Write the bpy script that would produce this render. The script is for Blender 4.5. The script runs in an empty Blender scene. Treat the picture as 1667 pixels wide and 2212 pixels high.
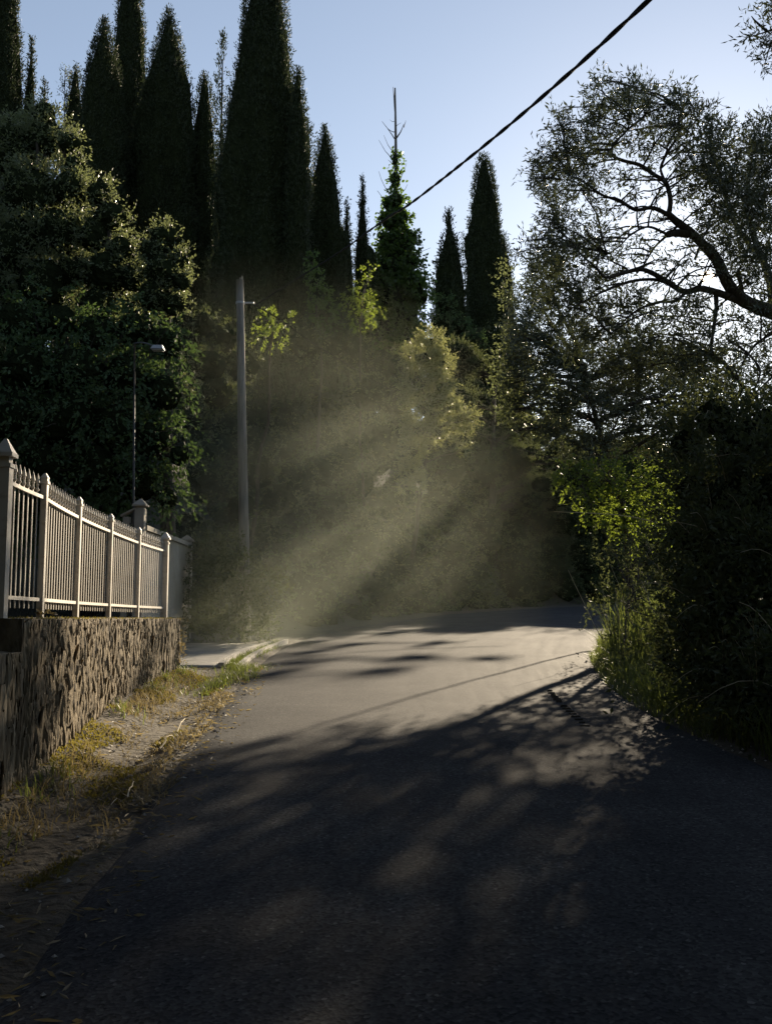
import bpy, math, random
import numpy as np
from mathutils import Vector, Matrix

# ------------------------------------------------------------------ camera, sky, sun, exposure
scene = bpy.context.scene
COL = scene.collection
F = 2125.0                       # focal length in units of a 1667 x 2212 frame
TH = math.atan(229.0 / F)        # upward tilt
EYE = np.array([0.0, 0.0, 1.48])
CT, ST = math.cos(TH), math.sin(TH)

def pix_dir(x, y):
    a, b = x - 833.5, 1106.0 - y
    return np.array([a, F * CT - b * ST, F * ST + b * CT])

def P(x, y, Y):
    """world point seen at frame position x, y that stands Y metres ahead"""
    d = pix_dir(x, y)
    return EYE + d * (Y / d[1])

cam_data = bpy.data.cameras.new('camera')
cam = bpy.data.objects.new('camera', cam_data)
COL.objects.link(cam)
cam.location = EYE
cam.rotation_euler = (math.pi / 2 + TH, 0, 0)
cam_data.sensor_fit = 'VERTICAL'
cam_data.sensor_height = 36.0
cam_data.lens = 36.0 * F / 2212.0
cam_data.clip_start = 0.05
cam_data.clip_end = 5000
scene.camera = cam

sd = pix_dir(1528, 600)
sd = sd / np.linalg.norm(sd)
SUN_EL = math.asin(sd[2])
SUN_AZ = math.atan2(sd[0], sd[1])          # clockwise from +Y

world = bpy.data.worlds.new('World')
scene.world = world
world.use_nodes = True
wn = world.node_tree
bg = wn.nodes['Background']
sky = wn.nodes.new('ShaderNodeTexSky')
sky.sky_type = 'NISHITA'
sky.sun_elevation = SUN_EL
sky.sun_rotation = SUN_AZ
sky.sun_disc = True              # the sun itself stands in the picture; far too faint here to light anything
sky.sun_size = math.radians(0.75)
sky.sun_intensity = 0.00008
sky.altitude = 100
sky.air_density = 1.0
sky.dust_density = 0.2
sky.ozone_density = 1.6
hs = wn.nodes.new('ShaderNodeHueSaturation')          # hazy, slightly greyed sky all round
hs.inputs['Saturation'].default_value = 0.74
wn.links.new(sky.outputs['Color'], hs.inputs['Color'])
wn.links.new(hs.outputs['Color'], bg.inputs['Color'])
bg.inputs['Strength'].default_value = 0.064

sun_data = bpy.data.lights.new('sun', 'SUN')
sun_data.energy = 5.0
sun_data.angle = math.radians(0.53)
sun_data.color = (1.0, 0.83, 0.60)
sun = bpy.data.objects.new('sun', sun_data)
COL.objects.link(sun)
sun.location = (20, 60, 30)
sun.rotation_euler = Vector((-sd[0], -sd[1], -sd[2])).to_track_quat('-Z', 'Y').to_euler()

scene.view_settings.view_transform = 'Standard'
scene.view_settings.look = 'None'
scene.view_settings.exposure = 1.33
scene.view_settings.gamma = 1.0
scene.view_settings.use_curve_mapping = False
scene.render.engine = 'CYCLES'
cy = scene.cycles
cy.use_denoising = True
cy.max_bounces = 6
cy.diffuse_bounces = 3
cy.glossy_bounces = 3
cy.transmission_bounces = 4
cy.volume_bounces = 0
cy.transparent_max_bounces = 16
cy.caustics_reflective = False
cy.caustics_refractive = False
cy.sample_clamp_indirect = 4.0

RNG = np.random.default_rng(7)
random.seed(7)

# ------------------------------------------------------------------ helpers
def norm(v):
    return v / np.maximum(np.linalg.norm(v, axis=-1, keepdims=True), 1e-9)

def _h(ix, iy, iz, seed):
    n = (ix.astype(np.int64) * 374761393 + iy.astype(np.int64) * 668265263 + iz.astype(np.int64) * 2147483647 + seed * 144665) & 0xffffffff
    n = ((n ^ (n >> 13)) * 1274126177) & 0xffffffff
    n = n ^ (n >> 16)
    return (n & 0xffff) / 65535.0

def vnoise(x, y, z=None, seed=0):
    x = np.asarray(x, float); y = np.asarray(y, float)
    z = np.zeros_like(x) if z is None else np.asarray(z, float)
    ix, iy, iz = np.floor(x), np.floor(y), np.floor(z)
    fx, fy, fz = x - ix, y - iy, z - iz
    fx = fx * fx * (3 - 2 * fx); fy = fy * fy * (3 - 2 * fy); fz = fz * fz * (3 - 2 * fz)
    r = 0
    for a in (0, 1):
        for b in (0, 1):
            for c in (0, 1):
                w = (fx if a else 1 - fx) * (fy if b else 1 - fy) * (fz if c else 1 - fz)
                r = r + w * _h(ix + a, iy + b, iz + c, seed)
    return r

def fbm(x, y, z=None, seed=0, o=3):
    r, a, f = 0, 0.5, 1.0
    for i in range(o):
        r = r + a * (vnoise(np.asarray(x) * f, np.asarray(y) * f, None if z is None else np.asarray(z) * f, seed + i) - 0.5)
        a *= 0.5; f *= 2.03
    return r

def sstep(a, b, x):
    t = np.clip((x - a) / (b - a), 0, 1)
    return t * t * (3 - 2 * t)

class MB:
    """collects vertices and polygons, then links ONE mesh object"""
    def __init__(s):
        s.v, s.f, s.n, s.m = [], [], 0, []
    def add(s, verts, faces, mat=0):
        verts = np.asarray(verts, float).reshape(-1, 3)
        s.v.append(verts)
        faces = np.asarray(faces, dtype=np.int64)
        s.f.append(faces + s.n)
        s.m.append(np.full(len(faces), mat))
        s.n += len(verts)
        return s
    def box(s, lo, hi, mat=0):
        x0, y0, z0 = lo; x1, y1, z1 = hi
        v = [(x0,y0,z0),(x1,y0,z0),(x1,y1,z0),(x0,y1,z0),(x0,y0,z1),(x1,y0,z1),(x1,y1,z1),(x0,y1,z1)]
        f = [(0,3,2,1),(4,5,6,7),(0,1,5,4),(1,2,6,5),(2,3,7,6),(3,0,4,7)]
        return s.add(v, f, mat)
    def frustum(s, c, w0, w1, z0, z1, mat=0):
        x, y = c; a, b = w0 / 2, w1 / 2
        v = [(x-a,y-a,z0),(x+a,y-a,z0),(x+a,y+a,z0),(x-a,y+a,z0),(x-b,y-b,z1),(x+b,y-b,z1),(x+b,y+b,z1),(x-b,y+b,z1)]
        f = [(0,3,2,1),(4,5,6,7),(0,1,5,4),(1,2,6,5),(2,3,7,6),(3,0,4,7)]
        return s.add(v, f, mat)
    def grid(s, V, mat=0, closed_u=False):
        """V: (nu, nv, 3)"""
        nu, nv = V.shape[:2]
        i = np.arange(nu if closed_u else nu - 1)[:, None]; j = np.arange(nv - 1)[None, :]
        i2 = (i + 1) % nu
        a = i * nv + j; b = i2 * nv + j; c = i2 * nv + j + 1; d = i * nv + j + 1
        return s.add(V.reshape(-1, 3), np.stack([a, b, c, d], -1).reshape(-1, 4), mat)
    def tube(s, pts, rad, k=6, mat=0):
        pts = np.asarray(pts, float); n = len(pts)
        rad = np.broadcast_to(np.asarray(rad, float), (n,))
        t = norm(np.gradient(pts, axis=0))
        ref = np.array([0.31, 0.17, 0.93])
        if abs(np.mean(t @ ref)) > 0.9: ref = np.array([1.0, 0.1, 0.0])
        u = norm(np.cross(t, ref)); w = np.cross(t, u)
        ang = np.linspace(0, 2 * np.pi, k, endpoint=False)
        V = pts[None] + (np.cos(ang)[:, None, None] * u[None] + np.sin(ang)[:, None, None] * w[None]) * rad[None, :, None]
        base = s.n
        s.grid(V, mat, closed_u=True)
        # caps
        c = np.vstack([pts[0], pts[-1]])
        nb = s.n
        s.v.append(c); s.n += 2
        ii = np.arange(k)
        f0 = np.stack([base + ii * n, base + ((ii + 1) % k) * n, np.full(k, nb), np.full(k, nb)], -1)
        f1 = np.stack([base + ((ii + 1) % k) * n + n - 1, base + ii * n + n - 1, np.full(k, nb + 1), np.full(k, nb + 1)], -1)
        s.tri = getattr(s, 'tri', [])
        s.tri.append((f0[:, :3], mat)); s.tri.append((f1[:, :3], mat))
        return s
    def mesh(s, name, mats, smooth=False):
        me = bpy.data.meshes.new(name)
        V = np.concatenate(s.v)
        idx, tot, mi = [], [], []
        for f, m in zip(s.f, s.m):
            idx.append(f.reshape(-1)); tot.append(np.full(len(f), f.shape[1])); mi.append(m)
        for f, m in getattr(s, 'tri', []):
            idx.append(f.reshape(-1)); tot.append(np.full(len(f), 3)); mi.append(np.full(len(f), m))
        idx = np.concatenate(idx).astype(np.int32); tot = np.concatenate(tot).astype(np.int32); mi = np.concatenate(mi).astype(np.int32)
        me.vertices.add(len(V)); me.vertices.foreach_set('co', V.astype(np.float32).reshape(-1))
        me.loops.add(len(idx)); me.loops.foreach_set('vertex_index', idx)
        me.polygons.add(len(tot))
        st = np.concatenate([[0], np.cumsum(tot)[:-1]]).astype(np.int32)
        me.polygons.foreach_set('loop_start', st)
        me.polygons.foreach_set('loop_total', tot)
        me.polygons.foreach_set('material_index', mi)
        me.polygons.foreach_set('use_smooth', np.full(len(tot), smooth))
        for m in (mats if isinstance(mats, (list, tuple)) else [mats]):
            me.materials.append(m)
        me.update(calc_edges=True)
        return me
    def build(s, name, mats, parent=None, smooth=False, loc=None):
        me = s.mesh(name, mats, smooth)
        return link(name, me, parent, loc)

def link(name, me, parent=None, loc=None):
    o = bpy.data.objects.new(name, me)
    COL.objects.link(o)
    if parent is not None:
        o.parent = parent
        o.matrix_parent_inverse = Matrix.Translation(-Vector(parent.location)) if parent.type == 'EMPTY' else Matrix()
    if loc is not None: o.location = loc
    return o

def tag(o, label=None, cat=None, group=None, kind=None):
    if label: o['label'] = label
    if cat: o['category'] = cat
    if group: o['group'] = group
    if kind: o['kind'] = kind
    return o

def thing(name, label, cat, loc, group=None):
    o = bpy.data.objects.new(name, None)
    COL.objects.link(o)
    o.location = tuple(float(a) for a in loc)
    o.empty_display_size = 0.3
    return tag(o, label, cat, group)

# ------------------------------------------------------------------ materials
def mat_base(name):
    m = bpy.data.materials.new(name)
    m.use_nodes = True
    nt = m.node_tree
    return m, nt, nt.nodes['Principled BSDF']

def N(nt, t, **kw):
    n = nt.nodes.new(t)
    for k, v in kw.items():
        if k.startswith('i_'): n.inputs[k[2:].replace('_', ' ')].default_value = v
        else: setattr(n, k, v)
    return n

def ramp(nt, stops):
    r = nt.nodes.new('ShaderNodeValToRGB')
    e = r.color_ramp.elements
    while len(e) < len(stops): e.new(0.5)
    for el, (p, c) in zip(e, stops):
        el.position = p; el.color = (*c, 1) if len(c) == 3 else c
    return r

def surface(name, stops, scale=5.0, stretch=(1, 1, 1), rough=0.8, bump=0.3, bump_scale=40.0, bump_dist=0.02, detail=6.0, spec=0.4, second=None):
    m, nt, b = mat_base(name)
    tc = N(nt, 'ShaderNodeTexCoord')
    mp = N(nt, 'ShaderNodeMapping'); mp.inputs['Scale'].default_value = stretch
    nt.links.new(tc.outputs['Object'], mp.inputs['Vector'])
    nz = N(nt, 'ShaderNodeTexNoise', i_Scale=scale, i_Detail=detail, i_Roughness=0.65)
    nt.links.new(mp.outputs['Vector'], nz.inputs['Vector'])
    r = ramp(nt, stops)
    nt.links.new(nz.outputs['Fac'], r.inputs['Fac'])
    out = r.outputs['Color']
    if second:
        sc, st2, amt = second
        n2 = N(nt, 'ShaderNodeTexNoise', i_Scale=sc, i_Detail=3.0)
        nt.links.new(mp.outputs['Vector'], n2.inputs['Vector'])
        r2 = ramp(nt, st2)
        nt.links.new(n2.outputs['Fac'], r2.inputs['Fac'])
        mx = N(nt, 'ShaderNodeMix', data_type='RGBA', blend_type='MULTIPLY')
        mx.inputs[0].default_value = amt
        nt.links.new(out, mx.inputs[6]); nt.links.new(r2.outputs['Color'], mx.inputs[7])
        out = mx.outputs[2]
    nt.links.new(out, b.inputs['Base Color'])
    b.inputs['Roughness'].default_value = rough
    b.inputs['Specular IOR Level'].default_value = spec
    if bump:
        n3 = N(nt, 'ShaderNodeTexNoise', i_Scale=bump_scale, i_Detail=5.0)
        nt.links.new(mp.outputs['Vector'], n3.inputs['Vector'])
        bp = N(nt, 'ShaderNodeBump', i_Strength=bump, i_Distance=bump_dist)
        nt.links.new(n3.outputs['Fac'], bp.inputs['Height'])
        nt.links.new(bp.outputs['Normal'], b.inputs['Normal'])
    return m

def leaf_mat(name, c0, c1, trans=0.35, tcol=None, rough=0.45, spec=0.5):
    """leaf: glossy upper side mixed with light let through; every leaf its own shade"""
    m, nt, b = mat_base(name)
    geo = N(nt, 'ShaderNodeNewGeometry')
    r = ramp(nt, [(0.0, c0), (1.0, c1)])
    nt.links.new(geo.outputs['Random Per Island'], r.inputs['Fac'])
    nt.links.new(r.outputs['Color'], b.inputs['Base Color'])
    b.inputs['Roughness'].default_value = rough
    b.inputs['Specular IOR Level'].default_value = spec
    tr = N(nt, 'ShaderNodeBsdfTranslucent')
    t = tcol or tuple(min(1, x * 1.6) for x in c1)
    tr.inputs['Color'].default_value = (*t, 1)
    mx = N(nt, 'ShaderNodeMixShader'); mx.inputs[0].default_value = trans
    nt.links.new(b.outputs[0], mx.inputs[1]); nt.links.new(tr.outputs[0], mx.inputs[2])
    nt.links.new(mx.outputs[0], nt.nodes['Material Output'].inputs['Surface'])
    return m

def asphalt_mat():
    m, nt, b = mat_base('asphalt')
    tc = N(nt, 'ShaderNodeTexCoord')
    v = N(nt, 'ShaderNodeTexVoronoi', i_Scale=62.0)
    nt.links.new(tc.outputs['Object'], v.inputs['Vector'])
    n1 = N(nt, 'ShaderNodeTexNoise', i_Scale=1.1, i_Detail=6.0, i_Roughness=0.6)
    nt.links.new(tc.outputs['Object'], n1.inputs['Vector'])
    r1 = ramp(nt, [(0.3, (0.030, 0.031, 0.034)), (0.7, (0.062, 0.062, 0.062))])
    nt.links.new(n1.outputs['Fac'], r1.inputs['Fac'])
    r2 = ramp(nt, [(0.0, (0.35, 0.35, 0.36)), (0.55, (0.95, 0.95, 0.95)), (0.85, (1.3, 1.28, 1.25)), (1.0, (2.6, 2.5, 2.4))])
    nt.links.new(v.outputs['Color'], r2.inputs['Fac'])
    mx = N(nt, 'ShaderNodeMix', data_type='RGBA', blend_type='MULTIPLY'); mx.inputs[0].default_value = 1.0
    nt.links.new(r1.outputs['Color'], mx.inputs[6]); nt.links.new(r2.outputs['Color'], mx.inputs[7])
    # tyre-worn streaks that follow the curve of the road, and darker patches
    at1 = N(nt, 'ShaderNodeAttribute', attribute_name='across'); at2 = N(nt, 'ShaderNodeAttribute', attribute_name='along')
    cb = N(nt, 'ShaderNodeCombineXYZ')
    m1 = N(nt, 'ShaderNodeMath', operation='MULTIPLY'); m1.inputs[1].default_value = 34.0
    m2 = N(nt, 'ShaderNodeMath', operation='MULTIPLY'); m2.inputs[1].default_value = 0.22
    nt.links.new(at1.outputs['Fac'], m1.inputs[0]); nt.links.new(at2.outputs['Fac'], m2.inputs[0])
    nt.links.new(m1.outputs[0], cb.inputs[0]); nt.links.new(m2.outputs[0], cb.inputs[1])
    ns = N(nt, 'ShaderNodeTexNoise', i_Scale=1.0, i_Detail=4.0, i_Roughness=0.65)
    nt.links.new(cb.outputs[0], ns.inputs['Vector'])
    rs = ramp(nt, [(0.30, (0.78, 0.78, 0.79)), (0.50, (1.0, 1.0, 1.0)), (0.70, (1.25, 1.24, 1.20))])
    nt.links.new(ns.outputs['Fac'], rs.inputs['Fac'])
    mx2 = N(nt, 'ShaderNodeMix', data_type='RGBA', blend_type='MULTIPLY'); mx2.inputs[0].default_value = 0.85
    nt.links.new(mx.outputs[2], mx2.inputs[6]); nt.links.new(rs.outputs['Color'], mx2.inputs[7])
    nt.links.new(mx2.outputs[2], b.inputs['Base Color'])
    n2 = N(nt, 'ShaderNodeTexNoise', i_Scale=110.0, i_Detail=6.0, i_Roughness=0.7)
    nt.links.new(tc.outputs['Object'], n2.inputs['Vector'])
    r3 = ramp(nt, [(0.28, (0.86, 0.86, 0.86)), (0.72, (0.94, 0.94, 0.94))])
    nt.links.new(ns.outputs['Fac'], r3.inputs['Fac'])
    nt.links.new(r3.outputs['Color'], b.inputs['Roughness'])
    b.inputs['Specular IOR Level'].default_value = 0.08
    bp = N(nt, 'ShaderNodeBump', i_Strength=0.5, i_Distance=0.004)
    nt.links.new(n2.outputs['Fac'], bp.inputs['Height'])
    bp2 = N(nt, 'ShaderNodeBump', i_Strength=0.4, i_Distance=0.004)
    nt.links.new(v.outputs['Distance'], bp2.inputs['Height'])
    nt.links.new(bp.outputs['Normal'], bp2.inputs['Normal'])
    nt.links.new(bp2.outputs['Normal'], b.inputs['Normal'])
    return m

M = {}
M['asphalt'] = asphalt_mat()
M['concrete'] = surface('concrete', [(0.3, (0.13, 0.125, 0.11)), (0.7, (0.26, 0.25, 0.23))], 2.5, rough=0.85, bump_scale=30, bump=0.4)
M['kerb'] = surface('kerb_concrete', [(0.3, (0.25, 0.23, 0.20)), (0.7, (0.42, 0.39, 0.34))], 6, rough=0.85, bump_scale=50)
M['soil'] = surface('soil', [(0.25, (0.030, 0.024, 0.015)), (0.55, (0.062, 0.050, 0.033)), (0.8, (0.105, 0.092, 0.068))], 2.2, rough=0.95, bump=0.8, bump_scale=14, bump_dist=0.05)
M['stone'] = surface('stone', [(0.28, (0.085, 0.062, 0.034)), (0.5, (0.25, 0.195, 0.12)), (0.72, (0.48, 0.41, 0.30))], 6.0, (1, 1, 0.25), rough=0.92, bump=0.8, bump_scale=22, bump_dist=0.02,
                     second=(1.3, [(0.35, (0.45, 0.42, 0.34)), (0.65, (1, 1, 1))], 0.8))
M['mortar'] = surface('mortar', [(0.3, (0.07, 0.055, 0.032)), (0.7, (0.26, 0.21, 0.14))], 12.0, (1, 1, 0.35), rough=0.95, bump=1.0, bump_scale=30, bump_dist=0.03)
M['paint'] = surface('fence_paint', [(0.3, (0.48, 0.44, 0.385)), (0.7, (0.61, 0.57, 0.50))], 3.0, rough=0.55, bump=0.12, bump_scale=60, bump_dist=0.004,
                     second=(14.0, [(0.30, (0.62, 0.56, 0.46)), (0.45, (1, 1, 1))], 0.6))
M['plaster'] = surface('plaster', [(0.3, (0.30, 0.27, 0.22)), (0.7, (0.42, 0.385, 0.33))], 2.0, rough=0.9, bump=0.4, bump_scale=35, bump_dist=0.01,
                       second=(0.9, [(0.3, (0.65, 0.62, 0.55)), (0.6, (1, 1, 1))], 0.7))
M['pole_wood'] = surface('pole_wood', [(0.3, (0.13, 0.115, 0.10)), (0.7, (0.30, 0.275, 0.25))], 3.0, (6, 6, 0.35), rough=0.85, bump=0.7, bump_scale=7, bump_dist=0.02)
M['metal'] = surface('galvanised_metal', [(0.3, (0.28, 0.29, 0.30)), (0.7, (0.42, 0.43, 0.45))], 8.0, rough=0.5, bump=0.05)
M['dark_metal'] = surface('dark_metal', [(0.3, (0.05, 0.05, 0.055)), (0.7, (0.10, 0.10, 0.105))], 8.0, rough=0.5, bump=0.05)
M['glass'] = surface('milky_glass', [(0.3, (0.5, 0.5, 0.48)), (0.7, (0.6, 0.6, 0.58))], 8.0, rough=0.2, bump=0)
M['rubber'] = surface('cable_sheath', [(0.3, (0.012, 0.012, 0.013)), (0.7, (0.03, 0.03, 0.032))], 30.0, rough=0.75, spec=0.2, bump=0.1)
M['worn_cable'] = surface('worn_cable', [(0.3, (0.012, 0.012, 0.012)), (0.7, (0.03, 0.029, 0.028))], 30.0, rough=0.9, spec=0.0, bump=0.1)
M['bark'] = surface('bark', [(0.3, (0.022, 0.018, 0.014)), (0.7, (0.075, 0.062, 0.048))], 5.0, (3, 3, 0.7), rough=0.95, bump=0.9, bump_scale=14, bump_dist=0.03)
M['deadwood'] = surface('dead_wood', [(0.3, (0.06, 0.05, 0.042)), (0.7, (0.16, 0.14, 0.12))], 6.0, (3, 3, 0.6), rough=0.9, bump=0.6, bump_scale=12)
M['straw'] = surface('dry_stalk', [(0.3, (0.35, 0.29, 0.18)), (0.7, (0.60, 0.52, 0.36))], 9.0, rough=0.8, bump=0.2)
M['mud'] = surface('mud', [(0.3, (0.05, 0.045, 0.036)), (0.7, (0.10, 0.09, 0.075))], 20.0, rough=0.9, bump=0.5)
M['cypress'] = leaf_mat('cypress_foliage', (0.018, 0.026, 0.012), (0.036, 0.048, 0.020), 0.2, rough=0.6, spec=0.25)
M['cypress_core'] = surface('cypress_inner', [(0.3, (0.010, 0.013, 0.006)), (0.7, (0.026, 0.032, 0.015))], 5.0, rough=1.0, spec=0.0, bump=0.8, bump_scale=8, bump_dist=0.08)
M['olive'] = leaf_mat('olive_leaf', (0.035, 0.046, 0.026), (0.085, 0.098, 0.060), 0.16, (0.10, 0.12, 0.045), rough=0.42)
M['oak'] = leaf_mat('holm_oak_leaf', (0.055, 0.080, 0.036), (0.12, 0.14, 0.070), 0.36, (0.21, 0.24, 0.09), rough=0.40, spec=0.5)
M['pale'] = leaf_mat('pale_glossy_leaf', (0.075, 0.095, 0.035), (0.12, 0.13, 0.06), 0.45, (0.30, 0.31, 0.11), rough=0.42, spec=0.45)
M['broad'] = leaf_mat('broad_leaf', (0.045, 0.080, 0.040), (0.09, 0.13, 0.060), 0.30, (0.10, 0.16, 0.04), rough=0.7, spec=0.2)
M['ivy'] = leaf_mat('ivy_leaf', (0.026, 0.050, 0.016), (0.060, 0.095, 0.028), 0.40, (0.14, 0.24, 0.03), rough=0.4)
M['lime'] = leaf_mat('yellow_green_leaf', (0.050, 0.080, 0.014), (0.10, 0.14, 0.024), 0.5, (0.20, 0.26, 0.03), rough=0.5)
M['bank'] = leaf_mat('undergrowth_leaf', (0.035, 0.050, 0.022), (0.085, 0.10, 0.045), 0.3, (0.13, 0.15, 0.05), rough=0.62, spec=0.3)
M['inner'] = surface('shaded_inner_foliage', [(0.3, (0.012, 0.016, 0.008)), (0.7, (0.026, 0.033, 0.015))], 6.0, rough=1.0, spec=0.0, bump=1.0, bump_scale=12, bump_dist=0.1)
M['grass'] = leaf_mat('grass_blade', (0.040, 0.062, 0.018), (0.10, 0.115, 0.042), 0.45, (0.20, 0.24, 0.05), rough=0.5)
M['dry_grass'] = leaf_mat('dry_grass_blade', (0.10, 0.082, 0.040), (0.26, 0.21, 0.12), 0.4, (0.30, 0.24, 0.11), rough=0.6)
M['moss'] = leaf_mat('moss_tuft', (0.045, 0.052, 0.012), (0.14, 0.115, 0.028), 0.4, (0.25, 0.21, 0.04), rough=0.7)

# ------------------------------------------------------------------ terrain
def spline(pts, n=24):
    pts = np.asarray(pts, float); out = []
    q = np.vstack([2 * pts[0] - pts[1], pts, 2 * pts[-1] - pts[-2]])
    for i in range(1, len(q) - 2):
        p0, p1, p2, p3 = q[i - 1], q[i], q[i + 1], q[i + 2]
        t = np.linspace(0, 1, n, endpoint=False)[:, None]
        out.append(0.5 * ((2 * p1) + (-p0 + p2) * t + (2 * p0 - 5 * p1 + 4 * p2 - p3) * t ** 2 + (-p0 + 3 * p1 - 3 * p2 + p3) * t ** 3))
    out.append(pts[-1:])
    return np.vstack(out)

LEFT = spline([(-1.2, -14), (-1.25, -6), (-1.35, 0), (-1.5, 5.6), (-1.83, 9.9), (-2.1, 15), (-2.15, 21.8), (-1.3, 28), (0.26, 33), (3.1, 40), (9.8, 49), (22, 58), (44, 65)], 5)
RIGHT = spline([(3.3, -14), (3.2, -6), (3.15, 0), (3.1, 6), (2.95, 10.9), (3.3, 15), (4.2, 20), (5.5, 25), (8.5, 32), (13.5, 38.5), (22, 45), (33, 50), (50, 54)], 5)
HILL = spline([(-10, -60), (-10, -10), (-9.5, 5), (-8.5, 14), (-7.0, 20), (-4.6, 24), (-2.6, 28), (-0.8, 33.5), (2.0, 41), (8.7, 50.5), (20.5, 60), (43, 68), (120, 80)], 4)

def sdist(x, y, poly):
    """signed distance to a polyline; positive to its left when walking along it"""
    x = np.asarray(x, float); y = np.asarray(y, float)
    shp = x.shape; x = x.ravel(); y = y.ravel()
    a = poly[:-1]; ab = poly[1:] - a; L2 = (ab ** 2).sum(1)
    out = np.empty(len(x))
    for i in range(0, len(x), 20000):
        dx = x[i:i + 20000, None] - a[None, :, 0]; dy = y[i:i + 20000, None] - a[None, :, 1]
        t = np.clip((dx * ab[:, 0] + dy * ab[:, 1]) / L2, 0, 1)
        d2 = (dx - t * ab[:, 0]) ** 2 + (dy - t * ab[:, 1]) ** 2
        k = np.argmin(d2, 1); r = np.arange(len(k))
        cr = ab[k, 0] * dy[r, k] - ab[k, 1] * dx[r, k]
        out[i:i + 20000] = np.sqrt(d2[r, k]) * np.where(cr >= 0, 1, -1)
    return out.reshape(shp)

def plane(y):
    y = np.asarray(y, float)
    return 0.042 * np.clip(y, -14, 58)

def terrain(x, y):
    x = np.asarray(x, float); y = np.asarray(y, float)
    dl = sdist(x, y, LEFT); dr = -sdist(x, y, RIGHT); dh = sdist(x, y, HILL)
    z = plane(y)
    on_road = (dl < 0) & (dr < 0)
    lump = fbm(x * 0.7, y * 0.7, seed=3)
    # garden terrace behind the retaining wall
    terr = sstep(1.25, 1.55, dl) * sstep(15.6, 15.0, y)
    z = z + terr * np.clip(1.1 - plane(y), 0, 1.4)
    # roadside ditch between wall and asphalt
    ditch = np.exp(-((dl - 0.45) / 0.3) ** 2) * sstep(16.2, 14.0, y)
    z = z - 0.10 * ditch
    z = z + np.where((dl > 0.05) & (dl < 1.4) & (y < 15.5), 0.10 * fbm(x * 2.5, y * 2.5, seed=9) + 0.10 * sstep(0.6, 1.1, dl), 0)
    # hillside on the outer side of the bend
    rise = np.clip(dh, 0, None)
    z = z + np.minimum(0.9 * sstep(0, 1.6, rise) + 0.46 * np.clip(rise - 0.6, 0, None), 15 + 0.05 * rise) + lump * 0.8 * sstep(1, 5, rise)
    # bank on the inner side, falling away again towards the valley
    rb = np.clip(dr, 0, None)
    z = z + 0.75 * sstep(0.25, 2.4, rb) - 0.16 * np.clip(rb - 7, 0, 60) + lump * 0.35 * sstep(0.5, 3, rb)
    return np.where(on_road, plane(y) - 0.05, z - 0.004)

def tz(x, y):
    return float(terrain(np.array([x]), np.array([y]))[0])

def axis_lines(fine_lo, fine_hi, step, far):
    a = np.arange(fine_lo, fine_hi + 1e-6, step)
    g = [fine_hi]; s = step
    while g[-1] < far: s *= 1.35; g.append(g[-1] + s)
    h = [fine_lo]; s = step
    while h[-1] > -far: s *= 1.35; h.append(h[-1] - s)
    return np.array(h[1:][::-1] + list(a) + g[1:])

gx = axis_lines(-12, 12, 0.3, 1500); gy = axis_lines(-6, 56, 0.35, 1500)
GX, GY = np.meshgrid(gx, gy, indexing='ij')
def hill_soil():
    m = M['soil']; nt = m.node_tree; b = nt.nodes['Principled BSDF']
    src = b.inputs['Base Color'].links[0].from_socket
    at = N(nt, 'ShaderNodeAttribute', attribute_name='mould')
    mx = N(nt, 'ShaderNodeMix', data_type='RGBA')
    mx.inputs[7].default_value = (0.022, 0.022, 0.011, 1)
    nt.links.new(at.outputs['Fac'], mx.inputs[0]); nt.links.new(src, mx.inputs[6]); nt.links.new(mx.outputs[2], b.inputs['Base Color'])
hill_soil()
g = MB().grid(np.stack([GX, GY, terrain(GX, GY)], -1))
ground = g.build('ground', M['soil'], smooth=True)
tag(ground, kind='structure')
at_ = ground.data.attributes.new('mould', 'FLOAT', 'POINT')
mould = np.maximum(sstep(-0.2, 0.8, sdist(GX, GY, HILL)), sstep(0.2, 1.2, -sdist(GX, GY, RIGHT)))
at_.data.foreach_set('value', mould.astype(np.float32).reshape(-1))

def resample(poly, n):
    s = np.concatenate([[0], np.cumsum(np.hypot(*np.diff(poly, axis=0).T))])
    t = np.linspace(0, s[-1], n)
    return np.stack([np.interp(t, s, poly[:, 0]), np.interp(t, s, poly[:, 1])], -1)

nL = 420
Lp, Rp = resample(LEFT, nL), resample(RIGHT, nL)
w = np.linspace(0, 1, 30)
rag = (fbm(np.arange(nL) * 0.35, np.zeros(nL), seed=21) * 0.22)
Lr = Lp.copy(); Lr[:, 0] += rag * 0.6
RO = Lr[:, None, :] * (1 - w[None, :, None]) + Rp[:, None, :] * w[None, :, None]
zr = plane(RO[..., 1]) + 0.05 * (1 - (2 * w[None, :] - 1) ** 2) + 0.03 * fbm(RO[..., 0] * 0.6, RO[..., 1] * 0.6, seed=5) + 0.004
zr[:, 0] -= 0.05; zr[:, -1] -= 0.05
road = MB().grid(np.concatenate([RO, zr[..., None]], -1)[:, ::-1]).build('road', M['asphalt'], smooth=True)
tag(road, kind='structure')
wv_ = np.repeat(w[None, :], nL, 0)[:, ::-1]; al_ = np.repeat((np.arange(nL) * 0.26)[:, None], len(w), 1)
for nm_, arr in (('across', wv_), ('along', al_)):
    q_ = road.data.attributes.new(nm_, 'FLOAT', 'POINT'); q_.data.foreach_set('value', arr.astype(np.float32).reshape(-1))

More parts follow.
